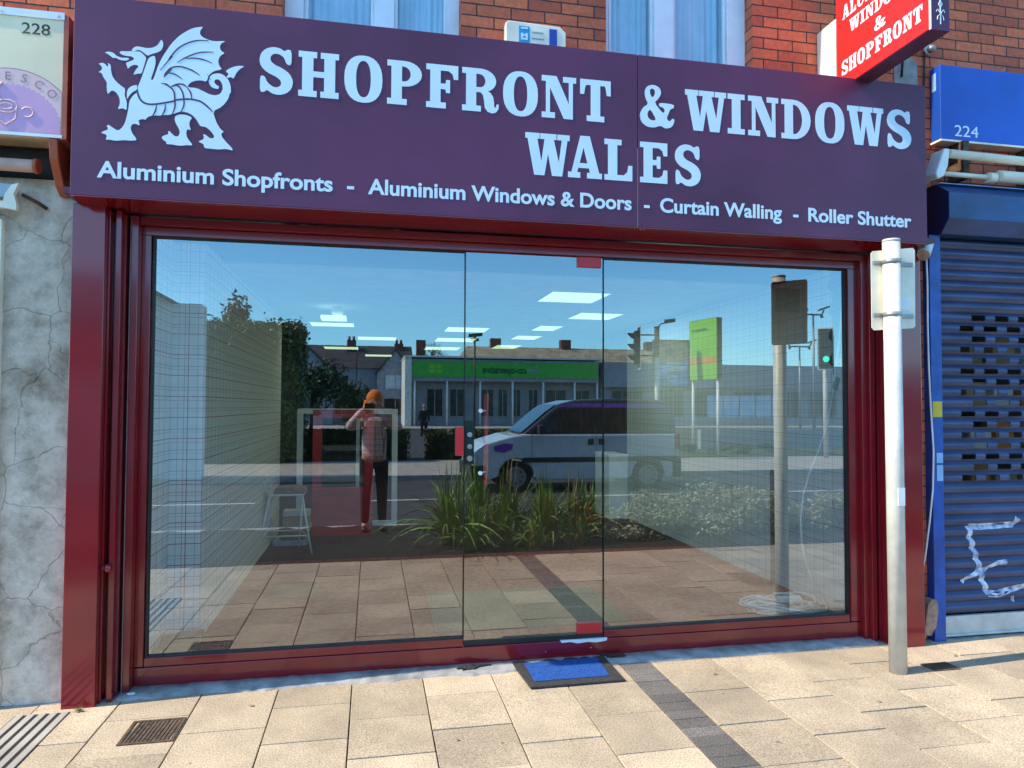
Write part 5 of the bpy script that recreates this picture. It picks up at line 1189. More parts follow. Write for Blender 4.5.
    for q in (-1,1):
        s0 = a2((q*.095,0,.86), .105, h0); s1 = a2((q*.105,.012,.49), .074, s0); a2((q*.11,-.01,.09), .058, s1)
    sk_mesh(vs, es, rs, h0).build('trousers', 'trouser', t, fix=False)
    for q in (-1,1): MB().ball(P(q*.113,.055,.045), .07*s, (.62,1.9,.62), 12, 8).build('shoe', 'shoe', t)
    if scarf:
        g = MB().ball(P(0,-.004,1.700), .118*s, (.88,1.0,1.06), 20, 14)
        g.tube([P(-.085,0,1.67), P(-.105,.02,1.60), P(-.135,.05,1.52), P(-.155,.08,1.46)], [.05*s,.042*s,.030*s,.012*s], 10)
        g.build('headscarf', 'scarf', t)
    else:
        MB().ball(P(0,-.015,1.70), .108*s, (.82,.95,1.0), 16, 10).build('hair', 'dark', t)
    return t
person(.03, -4.66, .985, 'person in pale checked shirt and orange head cloth holding up a phone', True, 'shirt', hands=((-.085,.235,1.625),(.060,.235,1.625)), z0=.03, elz=1.33, elbow=.33)
ph = thing('phone', 'black phone held up by the person with the orange head cloth', 'phone', (-.02, -4.405, 1.62))
MB().box(-.090,.030,-4.400,-4.391,1.585,1.650).build('phone_body', 'signal', ph, bevel=.003)
MB().cone((-.06,-4.391,1.625),(-.06,-4.388,1.625), .008, n=14).build('camera_lens', 'carglass', ph)
person(2.5, -30, .98, 'tiny dark figure standing in front of the shop windows across the street', False, 'trouser', hands=((-.24,.02,.86),(.24,.02,.86)), elbow=.24, elz=1.12, z0=-.03)

# ---- vehicles
def extr(poly, y0, y1, m=None):
    m = m or MB(); return m.prism(poly, lambda x,z:(x,y0,z), lambda x,z:(x,y1,z))
def loft(poly, ys, inset, pivot, m=None):
    """Profile repeated across the width; outer sections drawn in by inset towards pivot height (tumblehome)."""
    m = m or MB(); n = len(poly); vs = []
    for y, k in zip(ys, inset):
        for x, z in poly: vs.append((x, y, z))
    fs = []
    for j in range(len(ys)-1):
        for i in range(n): fs.append((j*n+i, j*n+(i+1)%n, (j+1)*n+(i+1)%n, (j+1)*n+i))
    m.add(vs, fs, True); m.add(vs, [tuple(range(n-1,-1,-1)), tuple(range((len(ys)-1)*n, len(ys)*n))]); return m
def wheel(t, x, y, z, r, side):
    w = MB().cone((x, y, z), (x, y + .20*side*-1, z), r, n=30, smooth=True).build('wheel', 'tyre', t)
    g = MB().cone((x, y + .004*side, z), (x, y - .02*side, z), r*.66, n=26)
    g.build('rim', 'rim', w)
    g = MB()
    for k in range(8):
        a = k*math.pi/4; g.cone((x+r*.42*math.cos(a), y+.006*side, z+r*.42*math.sin(a)), (x+r*.42*math.cos(a), y+.002*side, z+r*.42*math.sin(a)), r*.075, n=8)
    g.build('rim_holes', 'signal', w)
M['vanroof'] = pbr('van_dark_roof', (.045, .045, .055), .25, coat=.6)
def van():
    zb = -.11; X0, Y0, Y1 = 1.98, -9.30, -11.05
    t = thing('van', 'white taxi van with a purple roof band passing in the road', 'van', (4.15, -10.2, zb))
    P = lambda pts: [(X0 + a, zb + b) for a, b in pts]
    low = P([(0,.30),(-.03,.52),(.02,.78),(.22,.98),(.75,1.13),(1.02,1.17),(4.28,1.17),(4.35,1.0),(4.36,.34),(4.25,.26),(4.02,.26)] + [(3.68+.36*math.cos(a), .32+.36*math.sin(a)) for a in [i*math.pi/10 for i in range(0, 11)]] + [(3.2,.24),(1.30,.24)] + [(.86+.36*math.cos(a), .32+.36*math.sin(a)) for a in [i*math.pi/10 for i in range(0, 11)]] + [(.3,.25)])
    b = extr(low, Y0, Y1).build('body', 'bodywhite', t, bevel=.035)
    top = [(1.00,1.172),(1.55,1.62),(1.78,1.78),(2.1,1.86),(2.9,1.90),(3.9,1.88),(4.20,1.82),(4.28,1.60),(4.32,1.172)]
    n = len(top); vs = []
    for y, ins in ((Y0-.01, 0), (Y1+.01, 0)):
        for a, c in top:
            k = (c-1.17)/.73; yy = y + (-.14*k if y > Y1+1 else .14*k); vs.append((X0+a, yy, zb+c))
    m = MB().add(vs, [tuple(range(n-1,-1,-1)), tuple(range(n, 2*n))] + [(i,(i+1)%n,n+(i+1)%n,n+i) for i in range(n)])
    m.build('cab_roof', 'vanroof', t, bevel=.04)
    def side_panel(pts, mat, name, par=t, d=.004):
        m = MB()
        for sgn, yb in ((1, Y0-.01), (-1, Y1+.01)):
            f = lambda dd: (lambda a, c: (X0+a, yb - sgn*.14*(c-1.17)/.73 + sgn*dd, zb+c))
            m.prism(pts, f(-.004), f(d))
        return m.build(name, mat, par)
    side_panel([(1.22,1.21),(1.66,1.60),(1.88,1.68),(2.20,1.69),(2.20,1.21)], 'carglass', 'side_window')
    side_panel([(2.26,1.21),(2.26,1.69),(3.20,1.69),(3.20,1.21)], 'carglass', 'side_window')
    side_panel([(3.26,1.21),(3.26,1.69),(4.10,1.67),(4.18,1.21)], 'carglass', 'side_window')
    side_panel([(1.75,1.715),(1.90,1.80),(4.12,1.79),(4.15,1.71)], 'vanpurple', 'roof_band')
    extr(P([(1.02,1.19),(1.53,1.60),(1.72,1.745),(1.70,1.765),(1.50,1.625),(.98,1.19)]), Y0-.17, Y1+.17).build('windscreen', 'carglass', t)
    m = MB()
    for yy, s_ in ((Y0+.003, 1), (Y1-.003, -1)): extr(P([(.95,.60),(4.30,.60),(4.33,.70),(1.0,.70)]), yy-.02*s_, yy+.006*s_, m)
    m.build('side_moulding', 'plasticdark', t)
    m = MB()
    for yy, s_ in ((Y0, 1), (Y1, -1)): extr(P([(2.35,.95),(2.48,.95),(2.48,1.07),(2.35,1.07)]), yy-.01*s_, yy+.008*s_, m); extr(P([(2.58,.95),(2.71,.95),(2.71,1.07),(2.58,1.07)]), yy-.01*s_, yy+.008*s_, m)
    m.build_each('door_handle', 'plasticdark', t)
    m = MB()
    for a in (1.18, 2.53, 3.25): m.box(X0+a-.004, X0+a+.004, Y0-.01, Y0+.0025, zb+.36, zb+1.165)
    m.build('door_gap', 'signal', t)
    extr(P([(.40,.93),(.62,.99),(.80,.97),(.76,.86),(.60,.80),(.42,.83)]), Y0-.01, Y0+.006).build('bonnet_badge', 'vanpurple', t)
    MB().box(X0-.07, X0+.24, Y1-.01, Y0+.01, zb+.26, zb+.56).build('front_bumper', 'plasticdark', t, bevel=.03)
    MB().box(X0+4.20, X0+4.41, Y1-.01, Y0+.01, zb+.26, zb+.66).build('rear_bumper', 'plasticdark', t, bevel=.03)
    for yy in (Y0, Y1): extr(P([(-.02,.72),(.02,.82),(.24,.98),(.34,.93),(.30,.76),(.10,.68)]), yy + (.007 if yy == Y0 else .18), yy - (.18 if yy == Y0 else .007)).build('headlight', 'lens', t)
    for yy in (Y0, Y1): MB().box(X0+4.26, X0+4.372, yy-.11 if yy == Y0 else yy-.006, yy+.006 if yy == Y0 else yy+.11, zb+.85, zb+1.16).build('tail_light', 'taillens', t)
    for yy, s_ in ((Y0, 1), (Y1, -1)): MB().box(X0+1.28, X0+1.42, yy+.01*s_, yy+.20*s_, zb+1.17, zb+1.36).build('wing_mirror', 'plasticdark', t, bevel=.02)
    for xx in (.86, 3.68):
        for yy, s_ in ((Y0-.03, 1), (Y1+.03, -1)): wheel(t, X0+xx, yy, zb+.315, .315, s_)
    return t
van()
def hedge(x0, x1, y0, y1, h, n, seed, label):
    t = thing('low_hedge', label, 'hedge', ((x0+x1)/2, y0, 0)); rnd = random.Random(seed); g = MB()
    B(x0+.08, x1-.08, y0+.08, y1-.08, -.05, h-.08).build('woody_core', 'bark', t)
    for i in range(n):
        q = rnd.random(); wv = .05*math.sin(rnd.uniform(0,30))
        if q < .6: p = Vector((rnd.uniform(x0,x1), y1 + wv, rnd.uniform(0,h)))
        else: p = Vector((rnd.uniform(x0,x1), rnd.uniform(y0,y1), h + wv*1.4))
        u_ = Vector((rnd.gauss(0,1),rnd.gauss(0,1),rnd.gauss(0,1))).normalized(); w_ = u_.orthogonal().normalized(); s_ = rnd.uniform(.03,.07)
        g.add([p-u_*s_, p+w_*s_*.6, p+u_*s_, p-w_*s_*.6], [(0,1,2,3)])
    g.build('leaves', 'hedge', t, fix=False)
hedge(-6.5, 1.15, -18.0, -17.2, .82, 6500, 8, 'clipped dark low hedge behind the red sample door and orange capped person')
hedge(1.6, 4.4, -18.0, -17.2, .80, 2600, 9, 'short clipped dark hedge just left of the white van')
# ---- street furniture
def signal(x, y, z0, face, label, lit, hz, off=.28):
    """Traffic signal; face = angle of the lamps' direction."""
    t = thing('traffic_light', label, 'traffic light', (x, y, z0))
    f = Vector((math.cos(face), math.sin(face), 0)); s_ = Vector((-f.y, f.x, 0)); c = Vector((x, y, hz)) + f*off
    MB().cone((x,y,z0), (x,y,hz-.3), .075, n=16).build('lower_pole', 'galv', t)
    MB().cone((x,y,hz-.3), (x,y,hz+.62), .078, n=16).cone((x,y,hz+.62),(x,y,hz+.66), .09, n=16).build('upper_pole', 'signal', t)
    MB().obox(c - f*.06, s_, (0,0,1), f, .245, .68, .004).build('backboard_border', 'white', t)
    MB().obox(c - f*.055, s_, (0,0,1), f, .205, .64, .006).build('backboard', 'signal', t)
    MB().obox(c + f*.02, s_, (0,0,1), f, .15, .52, .07).build('signal_head', 'signal', t, bevel=.02)
    MB().obox(Vector((x,y,hz+.4))+f*(off-.1)/2, s_, (0,0,1), f, .02, .02, (off-.06)/2).obox(Vector((x,y,hz-.25))+f*(off-.1)/2, s_, (0,0,1), f, .02, .02, (off-.06)/2).build('bracket', 'signal', t)
    for k, dz in enumerate((.34, 0, -.34)):
        h = c + f*.09 + Vector((0,0,dz))
        m = MB().cone(h, h + f*.012, .095, n=20); m.build('signal_lens', 'greenlamp' if (lit and k == 2) else 'plasticdark', t)
        g = MB(); n = 16; vs = []
        for i in range(n+1):
            a = R(-20) + (math.pi + R(40))*i/n; L_ = .02 + .20*max(0, math.sin(a)*.6 + .4)
            p = h + s_*.118*math.cos(a) + Vector((0,0,1))*.118*math.sin(a); vs += [p, p + f*L_]
        g.add(vs, [(2*i, 2*i+2, 2*i+3, 2*i+1) for i in range(n)], True); vv = [v*1 for v in vs]
        g.build('hood', 'signal', t, fix=False)
    return t
signal(8.70, -16, 0, R(190), 'traffic light seen side on with three black hoods, left of the poster board', False, 3.46, .62)
signal(14.36, -15.7, 0, R(121), 'traffic light showing green at the right end of the window', True, 3.50)
dt = thing('detector_camera', 'small black detector camera on an arm above the side on traffic light', 'camera', (8.98, -16, 4.2))
MB().tube([(8.72,-16,4.10),(8.85,-16,4.22),(9.05,-16,4.25)], .02).build('camera_arm', 'signal', dt); MB().obox((9.12,-15.98,4.31), (1,.3,.12), (-.3,1,0), (0,0,1), .17, .06, .055).build('camera_body', 'signal', dt, bevel=.01)
lp = thing('cctv_pole', 'slim dark pole with a small camera head between the chimneys and the van', 'pole', (2.96, -16, 0))
MB().cone((2.96,-16,0),(2.96,-16,3.62), .035, .025, n=12).build('pole', 'signal', lp)
MB().obox((2.98,-16,3.72), (1,0,.1), (0,1,0), (0,0,1), .20, .07, .045).obox((2.95,-16,3.58), (1,0,0), (0,1,0), (0,0,1), .12, .06, .04).cone((2.96,-16,3.60),(2.96,-16,3.72), .03, n=10).build('camera_head', 'signal', lp)
def tpole(x, y, h, w, label):
    t = thing('lamp_post', label, 'lamp post', (x, y, 0))
    MB().cone((x,y,0),(x,y,h), .07, .045, n=12).build('column', 'grey', t)
    MB().tube([(x-w,y,h+.22),(x-w*.8,y,h),(x+w*.8,y,h),(x+w,y,h+.22)], .04, 8).build('cross_arm', 'signal', t)
    for s_ in (-1, 1): MB().obox((x+s_*w,y,h+.30), (1,0,.35*s_), (0,1,0), (0,0,1), .28, .07, .04).ball((x+s_*w*.8,y,h-.07), .08, (1,1,1), 8, 6).build('lamp_head', 'signal', t)
tpole(19.7, -24, 5.85, .55, 'tall twin headed lamp post above the green traffic light')
tpole(23.0, -30, 4.95, .75, 'farther lamp post with a thin crossbar beside the post reflection')
bo = thing('marker_post', 'short dark green marker post on the far verge', 'bollard', (15.0, -17, 0))
MB().cone((14.2,-18,-.03),(14.2,-18,1.02), .075, n=14).ball((14.2,-18,1.02), .075, (1,1,.5), 12, 6).build('post_body', 'green', bo)
# totem sign
tt = thing('totem_sign', 'bright lime green store sign on two white legs across the road', 'sign', (11.3, -18, 0))
a, b = Vector((11.03,-18.6,0)), Vector((11.36,-17.2,0)); u = (b-a).normalized(); nrm = Vector((-u.y, u.x, 0))
def onp(s_, z, d): p = a + u*s_ + nrm*d; return (p.x, p.y, z)
W_ = (b-a).length
MB().prism([(0,2.55),(W_,2.55),(W_,4.65),(0,4.65)], lambda s_,z: onp(s_,z,.0), lambda s_,z: onp(s_,z,-.22)).build('sign_case', 'hedge', tt)
MB().prism([(0.01,2.56),(W_-.01,2.56),(W_-.01,4.64),(0.01,4.64)], lambda s_,z: onp(s_,z,.001), lambda s_,z: onp(s_,z,.006)).build('sign_face', 'lime', tt)
MB().prism([(0.015,3.10),(W_-.015,3.10),(W_-.015,3.32),(0.015,3.32)], lambda s_,z: onp(s_,z,.0065), lambda s_,z: onp(s_,z,.009)).build('orange_band', 'totem_orange', tt)
g = MB(); put_text(g, 'co-operative', .98+.08, .98+.9, 4.24, .13, lambda s_,z,d: onp(2.03-s_ if False else s_-.92, z, .0068+d), bold=.02)
g.build('sign_lettering', 'signal', tt, fix=False)
g = MB()
for z in (3.62, 3.42):
    for k in range(9): g.prism([(.15+k*.10,z),(.15+k*.10+.06,z),(.15+k*.10+.06,z+.035),(.15+k*.10,z+.035)], lambda s_,zz: onp(s_,zz,.0065), lambda s_,zz: onp(s_,zz,.008))
g.build('small_print', 'green', tt)
for s_ in (.08, W_-.08):
    p = a + u*s_ - nrm*.10; MB().cone((p.x,p.y,-.03),(p.x,p.y,2.55), .05, n=12).build('leg', 'white', tt)
for i,(x,y) in enumerate([(10.9,-18.3),(11.7,-17.5),(12.6,-17.4),(13.5,-17.6)]):
    tag(leaves(700,(x,y,.16),(.5,.35,.22),90+i,.05,lumps=6,zmin=0).build('verge_plant','hedge',fix=False), ['weedy green tuft at the foot of the lime sign left leg','weedy green tuft at the foot of the lime sign right leg','low green tuft on the verge just right of the lime sign','low green tuft on the verge farther right of the lime sign'][i], 'plant')
# poster board
ad = thing('poster_board', 'tall black framed poster board with brown and blue picture beside the lime sign', 'advert', (10.1, -18, 0))
B(9.45, 10.78, -18.22, -18.0, 2.26, 3.93).build('board_case', 'adframe', ad, bevel=.03)
B(9.53, 10.70, -17.999, -17.992, 3.18, 3.87).build('poster_top', 'adbrown', ad); B(9.53, 10.70, -17.999, -17.992, 2.33, 3.179).build('poster_bottom', 'adblue', ad)
MB().cone((10.0,-17.9915,3.52),(10.0,-17.987,3.52), .15, n=20).build('dark_disc', 'signal', ad)
g = MB(); rnd = random.Random(6)
for x0_, x1_, z, hh in ((9.88,10.36,3.09,.07),(9.70,10.55,2.93,.10),(9.72,10.50,2.86,.035)):
    x = x0_
    while x < x1_: w_ = rnd.uniform(.03,.07); g.box(x, x+w_, -17.9915, -17.988, z, z+hh); x += w_ + .018
g.tube([(9.95,-17.989,2.62),(10.1,-17.989,2.70),(10.25,-17.989,2.64),(10.2,-17.989,2.50),(10.02,-17.989,2.48),(9.95,-17.989,2.62)], .02, 6)
g.build('poster_shapes', 'white', ad)
MB().cone((10.1,-18.1,-.03),(10.1,-18.1,2.26), .08, n=14).build('leg', 'signal', ad)
# low walls
tag(B(12.6, 44, -21.2, -20.9, -.03, .72).build('low_wall', 'cladding'), 'long low grey wall behind the lime sign', 'wall')
B_ = tag(B(-20, -.5, -20.2, -19.9, -.03, .80).build('low_wall', 'darkwall'), 'long dark low wall behind the parked cars', 'wall')

# ---- buildings across the street
def win(par, x0, x1, z0, z1, y, bars=1, mat='fardark'):
    f = MB().box(x0,x1,y,y+.06,z0,z0+.07).box(x0,x1,y,y+.06,z1-.07,z1).box(x0,x0+.06,y,y+.06,z0+.07,z1-.07).box(x1-.06,x1,y,y+.06,z0+.07,z1-.07)
    for k in range(bars): xm = x0 + (x1-x0)*(k+1)/(bars+1); f.box(xm-.03,xm+.03,y,y+.06,z0+.07,z1-.07)
    w = f.build('window', 'grey', par); B(x0+.05,x1-.05,y+.005,y+.03,z0+.06,z1-.06).build('pane', mat, w); return w
cp_ = thing('supermarket', 'low supermarket with a long green sign band across the street', 'building', (10.5, -55, 0))
B(2.9, 18.2, -66, -50.9, 0, 5.3).build('wall', 'cladding', cp_); B(2.45, 2.95, -66, -49.6, 0, 5.35).build('end_wall', 'paler', cp_)
B(2.95, 18.0, -50.89, -49.7, 3.55, 5.25).build('canopy', 'cladding', cp_)
B(3.0, 17.9, -49.69, -49.62, 3.85, 5.08).build('sign_band', 'green', cp_)
B(2.4, 18.3, -66, -49.5, 5.36, 5.50).build('flat_roof', 'paler', cp_)
g = MB(); put_text(g, 'The', 11.92, 12.85, 4.22, .52, lambda u,v,d:(u,-49.61+d,v), bold=.01); 
fm = lambda u0, u1: (lambda u,v,d:(u0+u1-u,-49.61+d*6,v))
g = MB(); put_text(g, 'co-operative', 8.45, 11.95, 4.20, .56, fm(8.45+0, 11.95+0), bold=.02)
g.build('sign_lettering', 'signal', cp_, fix=False)
g = MB(); put_text(g, 'The', 12.15, 13.05, 4.20, .56, fm(12.15, 13.05), bold=.01)
g.build('sign_lettering', 'cladding', cp_, fix=False)
g = MB().box(4.3,4.75,-49.618,-49.60,4.55,4.85).box(4.85,5.3,-49.618,-49.60,4.55,4.85).box(4.3,4.75,-49.618,-49.60,4.15,4.45).box(4.85,5.3,-49.618,-49.60,4.15,4.45)
g.build('square_logo', 'lime', cp_)
for x in (3.2, 5.7, 8.3, 10.9, 13.4, 16.0, 17.9): MB().cone((x,-49.75,.06),(x,-49.75,3.55), .08, n=10).build('canopy_post', 'white', cp_)
for x0_, x1_ in ((4.2,5.5),(6.0,7.2),(8.5,9.6),(9.9,10.7),(11.0,11.8),(12.4,13.2),(13.8,15.6),(16.2,17.6)): win(cp_, x0_, x1_, .75, 3.0, -50.88, 1)
rb = thing('tiled_hall', 'long hall with pale tiled roof rising behind the supermarket', 'building', (20, -70, 0))
B(9.4, 33, -74, -67.2, 0, 6.4).build('wall', 'paler', rb)
MB().add([(9.0,-67.0,6.4),(33.2,-67.0,6.4),(31.4,-70.6,8.1),(10.0,-70.6,8.1),(33.2,-74.3,6.4),(9.0,-74.3,6.4)], [(0,1,2,3),(3,2,4,5),(0,3,5),(1,4,2),(0,5,4,1)]).build('roof', 'rooftile', rb)
for x in (12.6, 20.5, 30.5): B(x, x+1.1, -71.2, -70.2, 7.6, 9.0).build('chimney', 'chimney', rb)
gb = thing('grey_shop_block', 'long flat grey clad building right of the supermarket', 'building', (30, -55, 0))
B(18.35, 60, -62, -50.0, 0, 5.2).build('wall', 'cladding', gb); B(18.35, 60, -49.98, -49.4, 3.2, 5.15).build('upper_cladding', 'cladding', gb)
for i in range(11): win(gb, 19.2+i*3.6, 21.9+i*3.6, .7, 3.0, -49.98, 2)
for i in range(5): B(27.6+i*1.5, 29.0+i*1.5, -49.9, -49.86, .75, 2.6).build('window_poster', 'posterblue', gb)
def house(x0, x1, y, label, gable=None, h=4.9, ridge=7.2, wall='housewall'):
    t = thing('terraced_house', label, 'house', ((x0+x1)/2, y, 0), 'terraced houses at the far left of the street')
    B(x0, x1, y-8, y, 0, h).build('wall', wall, t)
    MB().add([(x0,y+.3,h),(x1,y+.3,h),(x1,y-4,ridge),(x0,y-4,ridge),(x1,y-8.3,h),(x0,y-8.3,h)], [(0,1,2,3),(3,2,4,5),(0,3,5),(1,4,2),(0,5,4,1)]).build('roof', 'slate', t)
    if gable:
        g0, g1 = gable; m = (g0+g1)/2
        MB().prism([(g0,.0),(g1,.0),(g1,4.4),(m,6.4),(g0,4.4)], lambda x,z:(x,y+1.6,z), lambda x,z:(x,y+.01,z)).build('gable_bay', wall, t)
        MB().add([(g0-.2,y+1.8,4.35),(m,y+1.8,6.6),(g1+.2,y+1.8,4.35),(g0-.2,y-2.5,4.35),(m,y-2.5,6.6),(g1+.2,y-2.5,4.35),(g0-.2,y+1.8,4.2),(m,y+1.8,6.42),(g1+.2,y+1.8,4.2)], [(0,1,4,3),(1,2,5,4),(0,6,7,1),(1,7,8,2)]).build('gable_roof', 'slate', t)
        win(t, m-.9, m+.9, 3.0, 4.3, y+1.61, 1, 'posterblue'); win(t, m-1.0, m+1.0, .7, 2.3, y+1.61, 1)
    xw = x0+.5 if gable and gable[0] > x0+2 else x1-1.8
    win(t, xw, xw+1.2, 3.0, 4.3, y+.01, 1); win(t, xw, xw+1.2, .8, 2.2, y+.01, 1)
    return t
def chim(t, x, y, z0, z1):
    c = B(x-.4, x+.4, y-.5, y+.3, z0, z1).build('chimney', 'chimney', t)
    MB().cone((x-.2,y,z1),(x-.2,y,z1+.35), .11, n=8).cone((x+.2,y,z1),(x+.2,y,z1+.35), .11, n=8).build('chimney_pot', 'chimney', c)
h1_ = house(-8.6, -1.4, -58, 'dark roofed house with pale gable behind the trees, leftmost of the two', (-7.2, -3.3)); chim(h1_, -1.9, -61, 5.8, 7.6)
h2_ = house(-1.35, 3.6, -58, 'blue grey gabled house next to the supermarket end wall', (.4, 3.5)); chim(h2_, 2.4, -61.4, 6.0, 7.4)
h3_ = house(-16.2, -8.65, -58, 'plain dark roofed house hidden mostly behind the ivy wall', None); chim(h3_, -12, -61.4, 6, 7.5)
rv = thing('rear_terrace', 'distant dark terrace with chimneys beyond the supermarket roof', 'house', (7, -78, 0))
B(4, 9.2, -84, -78, 0, 6.4).build('wall', 'chimney', rv); MB().add([(3.8,-77.8,6.4),(9.2,-77.8,6.4),(9.2,-81,7.6),(3.8,-81,7.6),(9.2,-84.2,6.4),(3.8,-84.2,6.4)], [(0,1,2,3),(3,2,4,5),(0,3,5),(1,4,2),(0,5,4,1)]).build('roof', 'slate', rv)
B(5.2,6.3,-81.5,-80.5,7.2,9.6).build('chimney', 'chimney', rv)
# ivy covered wall and cream house on the left
iw = thing('ivy_wall', 'tall wall smothered in dark ivy on the left side of the street', 'ivy', (-4, -17, 0))
B(-5.3, -2.15, -18.2, -16.3, 0, 3.75).build('masonry', 'darkwall', iw)
rnd = random.Random(55); g = MB()
for i in range(15000):
    fc = rnd.random()
    if fc < .62: p = Vector((rnd.uniform(-5.5,-2.0), -16.28 + abs(rnd.gauss(0,.10)), rnd.uniform(.1, 3.95))); nn = Vector((0,1,.3))
    elif fc < .80: p = Vector((-2.13 + abs(rnd.gauss(0,.09)), rnd.uniform(-18.3,-16.2), rnd.uniform(.1, 3.9))); nn = Vector((1,0,.3))
    else: p = Vector((rnd.uniform(-5.5,-2.0), rnd.uniform(-18.3,-16.2), 3.75 + abs(rnd.gauss(0,.13)) + .10*math.sin(rnd.uniform(0,6)))); nn = Vector((0,0,1))
    nn = (nn + Vector((rnd.gauss(0,.5), rnd.gauss(0,.5), rnd.gauss(0,.5)))).normalized(); u_ = nn.orthogonal().normalized(); w_ = nn.cross(u_); s_ = rnd.uniform(.04,.085)
    q = rnd.uniform(0,6.28); a1 = u_*math.cos(q)+w_*math.sin(q); a2_ = nn.cross(a1)
    g.add([p-a1*s_, p+a2_*s_*.7, p+a1*s_, p-a2_*s_*.7], [(0,1,2,3)])
g.build('ivy_leaves', 'ivy', iw, fix=False)
def tree(x, y, h, r, n, mat, label, seed, name='tree', leaf=.09, zc=.68):
    t = thing(name, label, 'tree', (x, y, 0)); rnd = random.Random(seed)
    g = MB().tube([(x,y,-.05),(x+.05,y,h*.35),(x-.03,y+.05,h*.7),(x,y,h*.92)], [h*.028, h*.02, h*.012, .01], 9)
    for i in range(14):
        a = rnd.uniform(0,6.28); z0 = h*rnd.uniform(.35,.75); g.tube([(x,y,z0),(x+r*.4*math.cos(a),y+r*.4*math.sin(a),z0+h*.10),(x+r*.85*math.cos(a),y+r*.85*math.sin(a),z0+h*.2)], [h*.010,h*.007,.006], 6)
    g.build('trunk', 'bark', t)
    leaves(n, (x,y,h*zc), (r,r,h*(1-zc)*1.05), seed, leaf, flat=.8, shell=.1, lumps=16, zmin=.1).build('crown', mat, t, fix=False)
    return t
tree(-4.0, -17.5, 5.0, .45, 900, 'autumn', 'small thin leaved tree rising above the ivy covered wall', 3, leaf=.07, zc=.82)
tree(-3.75, -41, 4.6, 2.6, 2600, 'hedge', 'bushy dark green tree in front of the gabled houses', 4, name='bushy_tree', leaf=.16, zc=.55)
tree(-1.2, -43, 3.2, 1.6, 1500, 'hedge', 'lower green bush right of the bushy tree', 5, name='bushy_tree', leaf=.14, zc=.5)
tree(6.6, -74, 8.9, 1.9, 500, 'autumn', 'nearly bare distant tree above the supermarket roof', 6, name='bare_tree', leaf=.12, zc=.8)
ch_ = thing('cream_house', 'cream rendered house with a sloping verge at the far left', 'house', (-5.5, -13, 0))
MB().prism([(-8,0),(-3.74,0),(-3.74,3.86),(-4.34,3.86),(-5.1,4.25),(-8,4.25)], lambda x,z:(x,-12.05,z), lambda x,z:(x,-12.6,z)).build('wall', 'paler', ch_)
MB().prism([(-8,4.25),(-5.1,4.25),(-4.34,3.862),(-4.2,3.862),(-5.05,4.33),(-8,4.33)], lambda x,z:(x,-11.9,z), lambda x,z:(x,-12.7,z)).build('roof', 'slate', ch_)
win(ch_, -6.6, -5.4, 2.3, 3.5, -12.04, 1)

# ================================================================ LIGHT, SKY, CAMERA
AZ = 4.8; EL = 45.0   # travels along +X, a little towards the shop
w = bpy.data.worlds.new('World'); S.world = w; w.use_nodes = True; nt = w.node_tree
bgn = nt.nodes['Background']; sky = nt.nodes.new('ShaderNodeTexSky'); sky.sky_type = 'NISHITA'; sky.sun_disc = False
sky.sun_elevation = R(EL)
d = Vector((math.cos(R(AZ))*math.cos(R(EL)), math.sin(R(AZ))*math.cos(R(EL)), -math.sin(R(EL))))   # light direction
# sun azimuth measured from +Y towards +X for sun_rotation
sky.sun_rotation = math.atan2(-d.x, -d.y)
sky.air_density = 1.0; sky.dust_density = .35; sky.ozone_density = 2.2; sky.altitude = 60
tn_ = nt.nodes.new('ShaderNodeVectorMath'); tn_.operation = 'MULTIPLY'; tn_.inputs[1].default_value = (1, 1, 1)
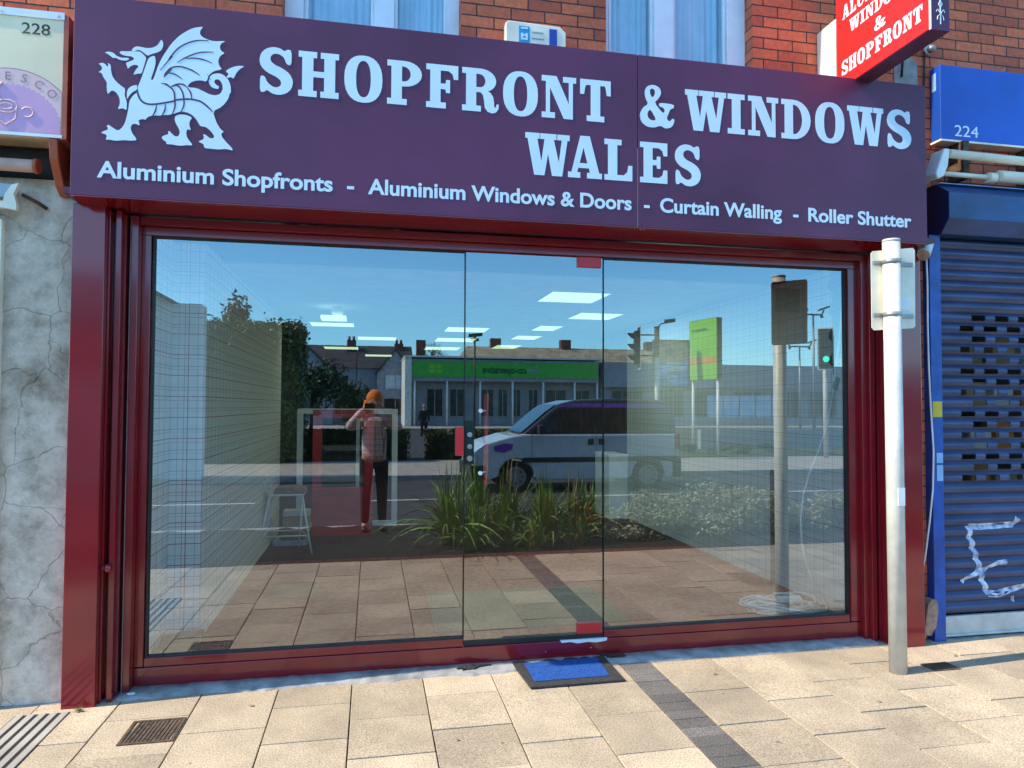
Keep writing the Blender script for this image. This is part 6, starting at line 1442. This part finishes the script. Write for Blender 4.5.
# clear deep blue towards the horizon as on a dry autumn day
gc_ = nt.nodes.new('ShaderNodeTexCoord'); sp_ = nt.nodes.new('ShaderNodeSeparateXYZ'); nt.links.new(gc_.outputs['Generated'], sp_.inputs[0])
rp_ = nt.nodes.new('ShaderNodeValToRGB'); el_ = rp_.color_ramp.elements
el_[0].position = 0; el_[0].color = (.42, .78, 1.0, 1); el_[1].position = .7; el_[1].color = (.74, .92, 1.0, 1)
e3_ = el_.new(.28); e3_.color = (.46, .84, 1.0, 1)
nt.links.new(sp_.outputs[2], rp_.inputs[0])
sc_ = nt.nodes.new('ShaderNodeVectorMath'); sc_.operation = 'SCALE'; sc_.inputs['Scale'].default_value = 1.22; nt.links.new(rp_.outputs[0], sc_.inputs[0]); nt.links.new(sc_.outputs[0], tn_.inputs[1])
nt.links.new(sky.outputs[0], tn_.inputs[0]); nt.links.new(tn_.outputs[0], bgn.inputs[0]); bgn.inputs[1].default_value = .15
sl_ = bpy.data.lights.new('sun', 'SUN'); sl_.energy = 3.05; sl_.angle = R(.53); sl_.color = (1, .865, .675)
so = bpy.data.objects.new('sun', sl_); COL.objects.link(so); so.rotation_euler = d.to_track_quat('-Z', 'Y').to_euler(); so.location = (0, -5, 20)

cam = bpy.data.cameras.new('camera'); co = bpy.data.objects.new('camera', cam); COL.objects.link(co)
yw, pt, rl, fpx = .197586353, .0317560344, .00388317579, 698.03
fw = Vector((math.sin(yw)*math.cos(pt), math.cos(yw)*math.cos(pt), math.sin(pt))); rt = Vector((math.cos(yw), -math.sin(yw), 0)); up = rt.cross(fw)
r2 = rt*math.cos(rl) + up*math.sin(rl); u2 = -rt*math.sin(rl) + up*math.cos(rl)
mt = Matrix((r2, u2, -fw)).transposed().to_4x4(); mt.translation = Vector((0, -4.370272, 1.62)); co.matrix_world = mt
cam.sensor_width = 36; cam.lens = 36 * fpx / 1024; cam.clip_start = .012; cam.clip_end = 2000
S.camera = co
S.view_settings.view_transform = 'Standard'; S.view_settings.look = 'None'; S.view_settings.exposure = 1.38; S.view_settings.gamma = 1
S.render.engine = 'CYCLES'; S.cycles.use_denoising = True; S.cycles.max_bounces = 9; S.cycles.transparent_max_bounces = 16; S.cycles.glossy_bounces = 5
S.cycles.caustics_reflective = False; S.cycles.caustics_refractive = False; S.cycles.sample_clamp_indirect = 6
S.render.resolution_x = 1024; S.render.resolution_y = 768
